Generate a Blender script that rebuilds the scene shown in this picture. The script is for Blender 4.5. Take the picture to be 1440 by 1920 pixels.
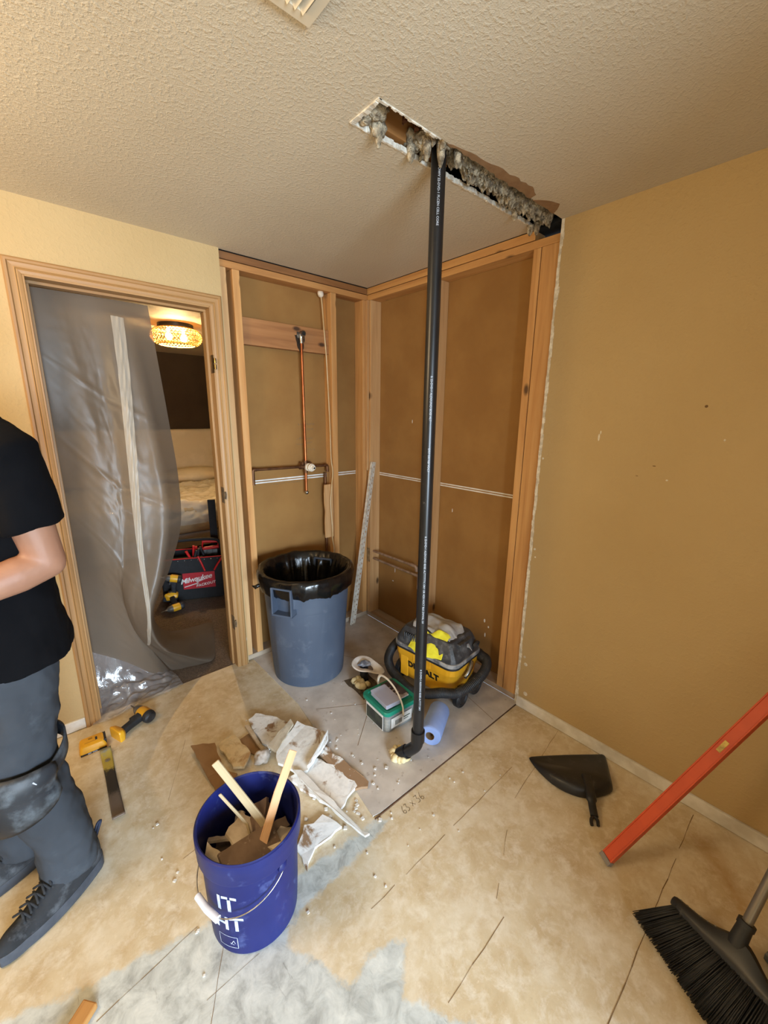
import bpy, bmesh, math, random
from mathutils import Vector, Matrix, noise, Euler
for _o in list(bpy.data.objects): bpy.data.objects.remove(_o)
S = bpy.context.scene
COL = S.collection
PI = math.pi
def lin(c):
    return tuple((x/255/12.92 if x/255 <= .04045 else ((x/255+.055)/1.055)**2.4) for x in c)

# ------------------------------------------------------------------ camera, light, exposure
cam = bpy.data.cameras.new('camera')
cam.sensor_width = 36; cam.lens = 767.7/1920*36; cam.clip_start = .02
camo = bpy.data.objects.new('camera', cam); COL.objects.link(camo)
_r = ((0.7531936, -0.6577021, 0.0112874), (-0.1447167, -0.1824181, -0.9725126), (0.6416826, 0.7308567, -0.2325766))
camo.matrix_world = Matrix(((_r[0][0], -_r[1][0], -_r[2][0], -1.8582), (_r[0][1], -_r[1][1], -_r[2][1], -2.3071),
                            (_r[0][2], -_r[1][2], -_r[2][2], 1.5454), (0, 0, 0, 1)))
S.camera = camo
S.view_settings.view_transform = 'Standard'; S.view_settings.look = 'None'
S.view_settings.gamma = 1; S.view_settings.use_curve_mapping = False
S.view_settings.exposure = -0.02
W = bpy.data.worlds.new('world'); S.world = W; W.use_nodes = True
W.node_tree.nodes['Background'].inputs[0].default_value = (.62, .78, 1, 1)
W.node_tree.nodes['Background'].inputs[1].default_value = 1.0
def light(name, kind, loc, power, col, size=.1, aim=None, sy=None):
    l = bpy.data.lights.new(name, kind); l.energy = power; l.color = col
    if kind == 'AREA':
        l.size = size
        if sy: l.shape = 'RECTANGLE'; l.size_y = sy
    else: l.shadow_soft_size = size
    o = bpy.data.objects.new(name, l); COL.objects.link(o); o.location = loc
    if aim: o.rotation_euler = (Vector(aim)-Vector(loc)).to_track_quat('-Z', 'Y').to_euler()
    return o
WARM = (1.0, .76, .455)
light('vanity_lamp_light', 'POINT', (-2.70, -.98, 2.02), 56, WARM, .26)
wl = light('window_daylight', 'AREA', (-2.1, -5.05, 1.05), 185, (.68, .84, 1.0), 1.9, (-1.1, -.6, -.3), 1.2); wl.data.spread = math.radians(120)
light('hall_bulb_light', 'POINT', (-.60, 2.16, 2.225), 80, (1.0, .66, .30), .03)

# ------------------------------------------------------------------ mesh helpers
class MB:
    def __init__(s): s.v = []; s.f = []; s.m = []; s.mi = 0
    def add(s, vs, fs, T=None):
        b = len(s.v)
        s.v += [tuple(T @ Vector(p)) if T else tuple(p) for p in vs]
        s.f += [tuple(i+b for i in f) for f in fs]; s.m += [s.mi]*len(fs)
        return s
    def box(s, x0, x1, y0, y1, z0, z1, T=None):
        vs = [(x, y, z) for z in (z0, z1) for y in (y0, y1) for x in (x0, x1)]
        return s.add(vs, [(0,2,3,1),(4,5,7,6),(0,1,5,4),(2,6,7,3),(0,4,6,2),(1,3,7,5)], T)
    def cbox(s, c, d, T=None):
        return s.box(c[0]-d[0]/2, c[0]+d[0]/2, c[1]-d[1]/2, c[1]+d[1]/2, c[2]-d[2]/2, c[2]+d[2]/2, T)
    def tube(s, pts, r, n=12, T=None, caps=True, sq=None, closed=False):
        P = [Vector(p) for p in pts]; k = len(P)
        R = r if isinstance(r, (list, tuple)) else [r]*k
        vs = []; t0 = None; nrm = None
        for i in range(k):
            if closed: t = P[(i+1) % k]-P[i-1]
            else: t = P[min(i+1, k-1)]-P[max(i-1, 0)]
            t.normalize()
            if nrm is None:
                a = Vector((0, 0, 1)) if abs(t.z) < .9 else Vector((1, 0, 0))
                nrm = t.cross(a).normalized()
            else:
                nrm = (nrm - t*nrm.dot(t)).normalized()
            bn = t.cross(nrm)
            for j in range(n):
                a = 2*PI*j/n; q = sq if sq else 1
                rr = R[i]
                if isinstance(rr, tuple): ra, rb = rr
                else: ra, rb = rr, rr*q
                vs.append(P[i]+nrm*math.cos(a)*ra+bn*math.sin(a)*rb)
        fs = []
        for i in range(k if closed else k-1):
            for j in range(n):
                a, b = i*n+j, i*n+(j+1) % n; c, d = ((i+1) % k)*n+(j+1) % n, ((i+1) % k)*n+j
                fs.append((a, b, c, d))
        if caps and not closed: fs += [tuple(range(n-1, -1, -1)), tuple((k-1)*n+j for j in range(n))]
        return s.add(vs, fs, T)
    def lathe(s, prof, n=32, T=None, sx=1, sy=1, arc=None, fn=None):
        k = len(prof); vs = []
        for i, (r, z) in enumerate(prof):
            for j in range(n):
                a = 2*PI*j/n
                rr, zz = (r, z) if fn is None else fn(i, a, r, z)
                vs.append((rr*math.cos(a)*sx, rr*math.sin(a)*sy, zz))
        fs = [(i*n+j, i*n+(j+1) % n, (i+1)*n+(j+1) % n, (i+1)*n+j) for i in range(k-1) for j in range(n)]
        if prof[0][0] > 1e-4: fs.append(tuple(range(n-1, -1, -1)))
        if prof[-1][0] > 1e-4: fs.append(tuple((k-1)*n+j for j in range(n)))
        return s.add(vs, fs, T)
    def open_lathe(s, prof, n=32, T=None, sx=1, sy=1, fn=None):
        s.lathe(prof, n, T, sx, sy, None, fn)
        c = (1 if prof[0][0] > 1e-4 else 0)+(1 if prof[-1][0] > 1e-4 else 0)
        if c: s.f = s.f[:-c]; s.m = s.m[:-c]
        return s
    def prism(s, poly, z0, z1, T=None):
        A = sum(poly[i][0]*poly[(i+1) % len(poly)][1]-poly[(i+1) % len(poly)][0]*poly[i][1] for i in range(len(poly)))
        if A < 0: poly = poly[::-1]
        n = len(poly)
        vs = [(x, y, z0) for x, y in poly]+[(x, y, z1) for x, y in poly]
        fs = [tuple(range(n-1, -1, -1)), tuple(range(n, 2*n))]+[(i, (i+1) % n, n+(i+1) % n, n+i) for i in range(n)]
        return s.add(vs, fs, T)
    def grid(s, fn, nu, nv, T=None, wrap=False):
        vs = [fn(i/(nu-1) if not wrap else i/nu, j/(nv-1)) for j in range(nv) for i in range(nu)]
        fs = []
        for j in range(nv-1):
            for i in range(nu if wrap else nu-1):
                fs.append((j*nu+i, j*nu+(i+1) % nu, (j+1)*nu+(i+1) % nu, (j+1)*nu+i))
        return s.add(vs, fs, T)
    def ball(s, c, r, n=12, m=8, T=None, fn=None):
        r = r if isinstance(r, (list, tuple)) else (r, r, r)
        vs = [(c[0], c[1], c[2]-r[2])]
        for i in range(1, m):
            p = -PI/2+PI*i/m
            for j in range(n):
                a = 2*PI*j/n
                vs.append((c[0]+r[0]*math.cos(p)*math.cos(a), c[1]+r[1]*math.cos(p)*math.sin(a), c[2]+r[2]*math.sin(p)))
        vs.append((c[0], c[1], c[2]+r[2]))
        fs = [(0, 1+(j+1) % n, 1+j) for j in range(n)]
        for i in range(m-2):
            fs += [(1+i*n+j, 1+i*n+(j+1) % n, 1+(i+1)*n+(j+1) % n, 1+(i+1)*n+j) for j in range(n)]
        L = len(vs)-1
        fs += [(L, 1+(m-2)*n+j, 1+(m-2)*n+(j+1) % n) for j in range(n)]
        if fn: vs = [fn(Vector(p)) for p in vs]
        return s.add(vs, fs, T)
    def build(s, name, mat, parent=None, world=False, smooth=None, bevel=0, seg=2, kind=None, solid=0, sub=0):
        vs = [Vector(p) for p in s.v]
        loc = Vector((0, 0, 0))
        if parent is not None:
            if world:
                inv = TM[parent.name].inverted(); vs = [inv @ p for p in vs]
        elif vs:
            lo = [min(p[i] for p in vs) for i in range(3)]; hi = [max(p[i] for p in vs) for i in range(3)]
            loc = Vector(((lo[0]+hi[0])/2, (lo[1]+hi[1])/2, lo[2])); vs = [p-loc for p in vs]
        me = bpy.data.meshes.new(name); me.from_pydata([tuple(p) for p in vs], [], s.f)
        for m_ in (mat if isinstance(mat, (list, tuple)) else [mat]): me.materials.append(m_)
        for p, i in zip(me.polygons, s.m): p.material_index = i
        if smooth is not None:
            for p in me.polygons: p.use_smooth = True
            if smooth < 180: me.set_sharp_from_angle(angle=math.radians(smooth))
        me.update()
        o = bpy.data.objects.new(name, me); COL.objects.link(o); o.location = loc
        if parent is not None:
            o.parent = parent; TM[o.name] = TM[parent.name]
        else: TM[o.name] = Matrix.Translation(loc)
        if solid:
            m_ = o.modifiers.new('solid', 'SOLIDIFY'); m_.thickness = solid; m_.offset = 0
        if bevel:
            m_ = o.modifiers.new('bevel', 'BEVEL'); m_.width = bevel; m_.segments = seg; m_.limit_method = 'ANGLE'; m_.angle_limit = .6
        if sub:
            m_ = o.modifiers.new('sub', 'SUBSURF'); m_.levels = sub; m_.render_levels = sub
        if kind: o['kind'] = kind
        return o
TM = {}
def thing(name, label, cat, loc=(0,0,0), rz=0, group=None, rot=None, kind=None):
    o = bpy.data.objects.new(name, None); COL.objects.link(o); o.empty_display_size = .05
    o.location = loc; o.rotation_euler = rot if rot else (0, 0, rz)
    TM[o.name] = Matrix.Translation(loc) @ o.rotation_euler.to_matrix().to_4x4()
    return tag(o, label, cat, group, kind)
def tag(o, label=None, cat=None, group=None, kind=None):
    if label: o['label'] = label
    if cat: o['category'] = cat
    if group: o['group'] = group
    if kind: o['kind'] = kind
    return o
def rag(poly, amp, step, seed=0):
    """outline with a torn, irregular edge"""
    rnd = random.Random(seed); out = []
    for i in range(len(poly)):
        a, b = Vector(poly[i]), Vector(poly[(i+1) % len(poly)])
        n = max(1, int((b-a).length/step)); d = (b-a)
        pr = Vector((-d.y, d.x)).normalized() if d.length else Vector((0, 0))
        for k in range(n):
            p = a+d*(k/n)
            if k: p += pr*rnd.uniform(-amp, amp)
            out.append((p.x, p.y))
    return out
def TXT(body, size, extrude=.0004, shear=0, bold=0, space=1):
    """outline lettering turned into plain mesh data (x right, y up)"""
    cu = bpy.data.curves.new('t', 'FONT'); cu.body = body; cu.size = size; cu.extrude = extrude
    cu.shear = shear; cu.offset = bold; cu.space_character = space; cu.align_x = 'CENTER'; cu.align_y = 'CENTER'
    cu.resolution_u = 3
    o = bpy.data.objects.new('t', cu); COL.objects.link(o)
    dg = bpy.context.evaluated_depsgraph_get(); dg.update()
    me = bpy.data.meshes.new_from_object(o.evaluated_get(dg))
    vs = [tuple(v.co) for v in me.vertices]; fs = [tuple(p.vertices) for p in me.polygons]
    bpy.data.objects.remove(o); bpy.data.curves.remove(cu); bpy.data.meshes.remove(me)
    return vs, fs

# ------------------------------------------------------------------ materials
def newmat(name):
    m = bpy.data.materials.new(name); m.use_nodes = True
    nt = m.node_tree; b = nt.nodes['Principled BSDF']
    return m, nt, b
def N(nt, t, **kw):
    n = nt.nodes.new(t)
    for k, v in kw.items():
        if isinstance(k, str) and k.startswith('i'): n.inputs[int(k[1:])].default_value = v
        else: setattr(n, k, v)
    return n
def ramp(nt, src, stops, interp='LINEAR'):
    r = nt.nodes.new('ShaderNodeValToRGB'); r.color_ramp.interpolation = interp
    e = r.color_ramp.elements
    while len(e) < len(stops): e.new(.5)
    for i, (p, c) in enumerate(stops):
        e[i].position = p; e[i].color = (*c, 1) if len(c) == 3 else c
    nt.links.new(src, r.inputs[0]); return r.outputs[0]
def mix(nt, fac, a, b, mode='MIX'):
    n = nt.nodes.new('ShaderNodeMix'); n.data_type = 'RGBA'; n.blend_type = mode
    for i, v in ((0, fac), (6, a), (7, b)):
        if hasattr(v, 'node'): nt.links.new(v, n.inputs[i])
        elif isinstance(v, (int, float)): n.inputs[i].default_value = v
        else: n.inputs[i].default_value = (*v, 1)
    return n.outputs[2]
def coords(nt, scale=(1, 1, 1), kind='Object', rot=(0, 0, 0)):
    t = nt.nodes.new('ShaderNodeTexCoord'); mp = nt.nodes.new('ShaderNodeMapping')
    mp.inputs['Scale'].default_value = scale; mp.inputs['Rotation'].default_value = rot
    nt.links.new(t.outputs[kind], mp.inputs[0]); return mp.outputs[0]
def noi(nt, vec, scale, detail=4, rough=.55, dist=0):
    n = nt.nodes.new('ShaderNodeTexNoise'); n.inputs['Scale'].default_value = scale
    n.inputs['Detail'].default_value = detail; n.inputs['Roughness'].default_value = rough
    n.inputs['Distortion'].default_value = dist; nt.links.new(vec, n.inputs['Vector']); return n.outputs['Fac']
def bump(nt, b, h, strength, dist=.002):
    n = nt.nodes.new('ShaderNodeBump'); n.inputs['Strength'].default_value = strength; n.inputs['Distance'].default_value = dist
    nt.links.new(h, n.inputs['Height']); nt.links.new(n.outputs[0], b.inputs['Normal'])
def mat(name, col, col2=None, rough=.5, scale=8, lo=.4, hi=.6, metal=0, spec=.5, bmp=0, bscale=60, bdist=.002, dust=None, dscale=14, dlo=.55, dhi=.72, detail=5, stretch=(1,1,1), coat=0, sheen=0):
    m, nt, b = newmat(name)
    b.inputs['Roughness'].default_value = rough; b.inputs['Metallic'].default_value = metal
    b.inputs['Specular IOR Level'].default_value = spec
    b.inputs['Coat Weight'].default_value = coat; b.inputs['Sheen Weight'].default_value = sheen
    v = coords(nt, stretch)
    c = lin(col)
    out = None
    if col2:
        out = ramp(nt, noi(nt, v, scale, detail), [(lo, c), (hi, lin(col2))])
    else: b.inputs['Base Color'].default_value = (*c, 1)
    if dust:
        f = ramp(nt, noi(nt, coords(nt), dscale, 6, .65), [(dlo, (0, 0, 0)), (dhi, (1, 1, 1))])
        out = mix(nt, f, out if out is not None else c, lin(dust))
        rr = nt.nodes.new('ShaderNodeMapRange'); rr.inputs[3].default_value = rough; rr.inputs[4].default_value = max(rough, .85)
        nt.links.new(f, rr.inputs[0]); nt.links.new(rr.outputs[0], b.inputs['Roughness'])
    if out is not None: nt.links.new(out, b.inputs['Base Color'])
    if bmp: bump(nt, b, noi(nt, coords(nt), bscale, 4, .6), bmp, bdist)
    return m
def wood(name, axis, c1, c2, c3=None, rough=.65, dens=26, knots=True, bmp=.12):
    """sawn timber: long grain along `axis`, a few knots"""
    m, nt, b = newmat(name); b.inputs['Roughness'].default_value = rough
    sc = [dens]*3; sc['xyz'.index(axis)] = 1.3
    g = noi(nt, coords(nt, sc), 1.0, 5, .6, .6)
    col = ramp(nt, g, [(.3, lin(c2)), (.5, lin(c1)), (.72, lin(c3 or c1))])
    sc2 = [6]*3; sc2['xyz'.index(axis)] = .9
    col = mix(nt, .35, col, ramp(nt, noi(nt, coords(nt, sc2), 1.0, 3), [(.35, lin(c2)), (.65, lin(c3 or c1))]))
    if knots:
        sk = [9]*3; sk['xyz'.index(axis)] = 4.5
        vo = nt.nodes.new('ShaderNodeTexVoronoi'); vo.inputs['Scale'].default_value = 1
        nt.links.new(coords(nt, sk), vo.inputs['Vector'])
        k = ramp(nt, vo.outputs['Distance'], [(.08, (1, 1, 1)), (.16, (0, 0, 0))])
        col = mix(nt, k, col, lin([int(x*.55) for x in c2]))
    nt.links.new(col, b.inputs['Base Color']); bump(nt, b, g, bmp, .002)
    return m
# ------------------------------------------------------------------ setting: materials
H = 2.35
def plaster(name, c, c2, bs, bd, sc=70):
    m, nt, b = newmat(name); b.inputs['Roughness'].default_value = .72; b.inputs['Specular IOR Level'].default_value = .3
    v = coords(nt)
    nt.links.new(ramp(nt, noi(nt, v, 1.6, 4), [(.35, lin(c)), (.7, lin(c2))]), b.inputs['Base Color'])
    h1 = ramp(nt, noi(nt, v, sc*.62, 2, .45), [(.50, (0, 0, 0)), (.66, (1, 1, 1))])
    h2 = ramp(nt, noi(nt, v, sc*1.7, 2, .5), [(.48, (0, 0, 0)), (.68, (.5, .5, .5))])
    ad = N(nt, 'ShaderNodeMath', operation='ADD'); nt.links.new(h1, ad.inputs[0]); nt.links.new(h2, ad.inputs[1])
    bump(nt, b, ad.outputs[0], bs, bd); return m
M_wall = plaster('tan_wall_paint', (188, 163, 119), (182, 156, 111), .28, .002, 85)
M_ceil = plaster('ceiling_texture', (204, 192, 170), (198, 185, 162), .3, .003, 140)
M_white = mat('white_trim_paint', (226, 224, 220), (206, 202, 194), .5, 12)
M_gyp = mat('gypsum', (232, 226, 212), (196, 186, 168), .9, 40, bmp=.4, bscale=90)
M_board = mat('brown_paper_board', (150, 110, 58), (140, 100, 50), .85, 3, bmp=.08, bscale=150)
M_brown = mat('torn_brown_paper', (150, 118, 84), (138, 106, 74), .9, 30, bmp=.2)
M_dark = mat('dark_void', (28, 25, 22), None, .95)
M_sv = wood('stud_wood', 'z', (200, 148, 88), (166, 112, 60), (214, 168, 110))
M_sv2 = wood('stud_wood_pale', 'z', (200, 158, 108), (168, 122, 74), (210, 172, 124))
M_sx = wood('plate_wood_x', 'x', (180, 126, 70), (146, 96, 50), (196, 146, 88))
M_sy = wood('plate_wood_y', 'y', (202, 150, 88), (168, 114, 60), (214, 168, 108))
M_greyx = wood('dusty_plate_x', 'x', (176, 158, 136), (150, 130, 108), (190, 176, 158), knots=False)
M_greyy = wood('dusty_plate_y', 'y', (176, 154, 130), (146, 118, 92), (188, 170, 150), knots=False)
M_casz = wood('oak_casing_z', 'z', (164, 124, 76), (140, 102, 60), (176, 138, 90), .5, 60, False, .04)
M_casx = wood('oak_casing_x', 'x', (164, 124, 76), (140, 102, 60), (176, 138, 90), .5, 60, False, .04)

def floor_material():
    m, nt, b = newmat('scraped_floor'); v = coords(nt)
    b.inputs['Roughness'].default_value = .55; b.inputs['Specular IOR Level'].default_value = .35
    base = ramp(nt, noi(nt, v, 5.5, 8, .62, .4), [(.30, lin((186, 164, 128))), (.5, lin((203, 186, 154))), (.70, lin((216, 204, 180)))])
    base = mix(nt, ramp(nt, noi(nt, v, 21, 7, .7, .3), [(.46, (0, 0, 0)), (.66, (.75, .75, .75))]), base, lin((222, 212, 192)))
    base = mix(nt, ramp(nt, noi(nt, coords(nt, (1, 1, 1), rot=(0, 0, 1)), 13, 7, .7, .3), [(.52, (0, 0, 0)), (.72, (.55, .55, .55))]), base, lin((178, 150, 106)))
    fine = noi(nt, v, 55, 6, .7)
    base = mix(nt, ramp(nt, fine, [(.6, (0, 0, 0)), (.78, (.55, .55, .55))]), base, lin((236, 226, 204)))
    base = mix(nt, ramp(nt, noi(nt, coords(nt, (1, .6, 1), rot=(0, 0, .6)), 34, 6, .75), [(.62, (0, 0, 0)), (.74, (.5, .5, .5))]), base, lin((150, 122, 86)))
    # grey-white thinset film with a ragged edge
    a = nt.nodes.new('ShaderNodeAttribute'); a.attribute_name = 'film'
    ad = N(nt, 'ShaderNodeMath', operation='MULTIPLY_ADD'); nt.links.new(noi(nt, v, 26, 6, .7), ad.inputs[0])
    ad.inputs[1].default_value = .07; nt.links.new(a.outputs['Fac'], ad.inputs[2])
    msk = ramp(nt, ad.outputs[0], [(.030, (0, 0, 0)), (.046, (1, 1, 1))])
    g = ramp(nt, noi(nt, v, 16, 8, .68, .5), [(.3, lin((150, 152, 148))), (.5, lin((190, 194, 190))), (.7, lin((214, 217, 212)))])
    g = mix(nt, ramp(nt, noi(nt, coords(nt, (3, .5, 1), rot=(0, 0, -.35)), 16, 6, .7), [(.62, (0, 0, 0)), (.72, (.8, .8, .8))]), g, lin((108, 106, 100)))
    col = mix(nt, msk, base, g)
    a2 = nt.nodes.new('ShaderNodeAttribute'); a2.attribute_name = 'stain'
    col = mix(nt, a2.outputs['Fac'], col, lin((168, 128, 70)))
    nt.links.new(col, b.inputs['Base Color'])
    bump(nt, b, fine, .18, .002); return m
M_floor = floor_material()
M_alc = mat('grey_particle_board', (182, 174, 166), (204, 197, 189), .8, 9, .35, .65, bmp=.15, bscale=120, dust=(118, 100, 82), dscale=26, dlo=.62, dhi=.8)
M_line = mat('seam_line', (132, 106, 72), (112, 86, 54), .9, 30)
M_pencil = mat('pencil', (116, 98, 74), None, .8)
M_carpet = mat('brown_carpet', (112, 92, 74), (84, 68, 54), .95, 120, bmp=.8, bscale=260, bdist=.006)

# ------------------------------------------------------------------ floor
def inside(p, poly):
    x, y = p; c = False; n = len(poly)
    for i in range(n):
        x1, y1 = poly[i]; x2, y2 = poly[(i+1) % n]
        if (y1 > y) != (y2 > y) and x < (x2-x1)*(y-y1)/(y2-y1)+x1: c = not c
    return c
def sdist(p, poly):
    d = 9; n = len(poly); P = Vector(p)
    for i in range(n):
        a, b = Vector(poly[i]), Vector(poly[(i+1) % n]); ab = b-a
        t = max(0, min(1, (P-a).dot(ab)/max(ab.dot(ab), 1e-9))); d = min(d, (P-(a+ab*t)).length)
    return d if inside(p, poly) else -d
FILM = [(-2.98, -1.0), (-2.098, -1.12), (-1.955, -1.176), (-1.832, -1.2), (-1.623, -1.252), (-1.356, -1.311), (-1.039, -1.333), (-.958, -1.373),
        (-1.176, -1.399), (-1.354, -1.412), (-1.456, -1.423), (-1.472, -1.469), (-1.426, -1.557), (-1.402, -1.629), (-1.379, -1.658),
        (-1.335, -1.628), (-1.294, -1.64), (-1.255, -1.648), (-1.23, -1.651), (-1.2, -1.683), (-1.28, -1.751), (-1.299, -1.763),
        (-1.253, -1.816), (-1.218, -1.886), (-1.185, -1.94), (-1.15, -2.3), (-1.4, -2.65), (-2.98, -2.6)]
STAIN = [(-.12, -2.18), (-.16, -2.24), (-.3, -2.36), (-.34, -2.34), (-.22, -2.22), (-.16, -2.16)]
def build_floor():
    nx, ny = 120, 196; x0, x1, y0, y1 = -3.2, .0, -5.2, .03
    mb = MB()
    mb.grid(lambda u, v: (x0+(x1-x0)*u, y0+(y1-y0)*v, 0), nx, ny)
    ng = len(mb.v)
    film = []; stain = []
    for (x, y, z) in mb.v:
        film.append(max(-.3, min(.3, sdist((x, y), FILM))))
        stain.append(max(0, min(.5, .25+sdist((x, y), STAIN)*12)))
    mb.mi = 1
    def seam(a, b, w=.0022, wob=.004, seed=1, gap=.25):
        rnd = random.Random(seed); a, b = Vector(a), Vector(b); d = b-a; pr = Vector((-d.y, d.x)).normalized()
        n = int(d.length/.05); p = a
        for k in range(n):
            q = a+d*((k+1)/n)+pr*rnd.uniform(-wob, wob)*.4
            if rnd.random() > gap:
                w2 = w*rnd.uniform(.4, 1); z = .0006
                mb.add([(p.x+pr.x*w2/2, p.y+pr.y*w2/2, z), (p.x-pr.x*w2/2, p.y-pr.y*w2/2, z), (q.x-pr.x*w2/2, q.y-pr.y*w2/2, z), (q.x+pr.x*w2/2, q.y+pr.y*w2/2, z)], [(0, 1, 2, 3)])
            p = q
    seam((-.05, -2.145), (-.95, -2.155), .0028, gap=.05)
    seam((-.03, -1.575), (-.58, -1.645), .002, seed=2, gap=.15)
    seam((-.40, -1.545), (-1.23, -1.553), .002, seed=3, gap=.3)
    seam((-.58, -1.65), (-.9, -1.8), .0012, seed=4, gap=.4)
    seam((-.925, -1.843), (-1.21, -1.855), .002, seed=5, gap=.15)
    seam((-1.42, -.33), (-1.62, -.72), .0012, seed=6, gap=.3); seam((-1.3, -.95), (-1.64, -1.0), .0014, seed=7, gap=.2)
    seam((-1.56, -1.22), (-1.93, -1.28), .002, seed=8, gap=.1); seam((-1.45, -1.42), (-1.9, -1.43), .0016, seed=9, gap=.2)
    seam((-1.6, -1.3), (-1.72, -1.5), .0014, seed=10, gap=.1)
    mb.mi = 2
    def stroke(pts, s, T, w=.0017):
        P = [Vector((p[0]*s, p[1]*s)) for p in pts]
        for a, b in zip(P, P[1:]):
            d = b-a; pr = Vector((-d.y, d.x)).normalized()*w/2; e = d.normalized()*w*.4
            mb.add([T @ Vector((*(q), .0008)) for q in (a-e+pr, a-e-pr, b+e-pr, b+e+pr)], [(0, 1, 2, 3)])
    T = Matrix.Translation((-.925, -1.392, 0)) @ Matrix.Rotation(-.03, 4, 'Z')
    cir = lambda cx, cy, r, a0, a1, n=8: [(cx+r*math.cos(a0+(a1-a0)*i/n), cy+r*math.sin(a0+(a1-a0)*i/n)) for i in range(n+1)]
    stroke([(.35, 1.0), (.05, .55), (0, .2)]+cir(.22, .22, .2, PI, 3*PI, 10), .032, T)                       # 6
    stroke([(.6, 1.0), (.95, 1.0), (.75, .6)]+cir(.72, .28, .27, 1.3, -2.2, 8), .032, T)                     # 3
    stroke([(1.5, .15), (1.9, .75)], .032, T); stroke([(1.5, .75), (1.95, .15)], .032, T)                      # x
    stroke([(2.4, 1.05), (2.8, 1.05), (2.58, .65)]+cir(2.55, .32, .28, 1.3, -2.2, 8), .032, T)               # 3
    stroke([(3.4, 1.1), (3.12, .6), (3.08, .3)]+cir(3.28, .26, .2, PI, 3*PI, 10), .032, T)                   # 6
    o = mb.build('floor', [M_floor, M_line, M_pencil], kind='structure')
    for nme, d in (('film', film), ('stain', stain)):
        at = o.data.attributes.new(nme, 'FLOAT', 'POINT')
        at.data.foreach_set('value', d+[0.0]*(len(o.data.vertices)-len(d)))
    return o
build_floor()
AZ = .006
m = MB()
m.prism([(-.936, -.0), (-.93, -.56), (-.985, -1.0), (-1.03, -1.318), (-1.0, -1.326), (-.6, -1.331), (-.02, -1.331), (0, -1.331), (0, 0)], .0005, AZ)
m.mi = 1
for a, b in (((-.88, -.66), (-.60, -.83)), ((-.64, -.56), (-.14, -.63)), ((-.16, -1.05), (-.22, -1.32)), ((-.86, -1.0), (-.66, -.84)), ((-.5, -.3), (-.25, -.75))):
    a, b = Vector(a), Vector(b); pr = Vector((-(b-a).y, (b-a).x)).normalized()*.0012
    m.add([(*(a+pr), AZ+.0004), (*(a-pr), AZ+.0004), (*(b-pr), AZ+.0004), (*(b+pr), AZ+.0004)], [(0, 1, 2, 3)])
m.mi = 2; m.prism([(-1.03, -1.3305), (-.02, -1.3315), (-.02, -1.3345), (-1.03, -1.3335)], .0004, AZ)
m.build('floor_alcove', [M_alc, M_line, mat('dark_board_edge', (92, 62, 40), (70, 46, 30), .9, 30)], kind='structure')
m = MB(); m.box(-3.2, 3.2, .03, 4.6, -.02, 0); m.build('floor_bedroom', M_carpet, kind='structure')

# ------------------------------------------------------------------ ceiling with the long slot cut in it
m = MB()
SX, SA, SB = -1.023, -1.319, -1.193
m.box(-3.2, .0, SB, .0, H, H+.0127); m.box(-3.2, SX, SA, SB, H, H+.0127); m.box(-3.2, .0, -5.2, SA, H, H+.0127)
ce = m.build('ceiling', M_ceil, kind='structure')
rg = rag([(-.75, -1.316), (-.71, -1.328), (-.662, -1.338), (-.563, -1.345), (-.484, -1.354), (-.334, -1.366), (-.275, -1.345), (-.266, -1.316)], .006, .02, 3)
rg2 = rag([(-.25, -1.316), (-.206, -1.351), (-.145, -1.373), (-.094, -1.326), (-.09, -1.316)], .004, .02, 4)
m = MB(); m.prism(rg, H-.0008, H+.001); m.prism(rg2, H-.0008, H+.001)
tag(m.build('torn_paper', M_brown, ce, world=True), 'brown torn drywall paper along the slot')
m = MB(); m.box(-3.2, 3.2, .115, 4.6, 2.35, 2.37); m.build('ceiling_bedroom', M_ceil, kind='structure')
m = MB(); m.box(-3.2, .12, .0, .115, H, H+.02); m.box(0, .12, -5.2, .115, H, H+.02); m.build('light_leak_cap', M_dark, kind='structure')  # added cap over the stud bays, stops sky light leaking past the plates
# raw gypsum edges of the slot
m = MB()
rnd = random.Random(5)
def edge_strip(m, a, b, w, z0, z1, n, amp, rnd):
    a, b = Vector(a), Vector(b); d = (b-a)/n; pr = Vector((-d.y, d.x)).normalized()
    for k in range(n):
        p, q = a+d*k, a+d*(k+1); w1 = w+rnd.uniform(-amp, amp); zz = z0+rnd.uniform(-amp, amp)*.5
        m.prism([tuple(p), tuple(q), tuple(q+pr*w1), tuple(p+pr*w1)], zz, z1)
edge_strip(m, (SX-.004, SB), (SX-.004, SA), .014, H-.004, H+.012, 10, .003, rnd)
edge_strip(m, (SX, SA), (-.78, SA), .006, H-.003, H+.012, 22, .003, rnd)
edge_strip(m, (-.02, SB), (SX, SB), .006, H-.003, H+.012, 70, .003, rnd)
m.build('gypsum_edge', M_gyp, ce, world=True)
# cavity above the slot
m = MB()
m.box(SX-.07, .14, SA-.12, SB+.12, 2.62, 2.64)
m.box(SX-.07, SX-.05, SA-.10, SB+.10, H+.0127, 2.64); m.box(.12, .14, SA-.12, SB+.12, H, 2.64)
m.box(SX-.07, .14, SA-.12, SA-.10, H+.0127, 2.64); m.box(SX-.07, .14, SB+.10, SB+.12, H+.0127, 2.64)
m.build('ceiling_cavity', M_dark, kind='structure')
M_cav = wood('orange_plywood', 'x', (176, 122, 66), (146, 94, 46), (190, 140, 84))
m = MB(); m.box(-.99, -.62, SA-.02, SA+.035, 2.375, 2.50); m.box(-.99, -.62, SB-.01, SB+.03, 2.375, 2.5); m.box(-.98, -.72, SA, SB, 2.47, 2.49)
m.build('ceiling_joist_wood', M_cav, kind='structure')
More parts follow.
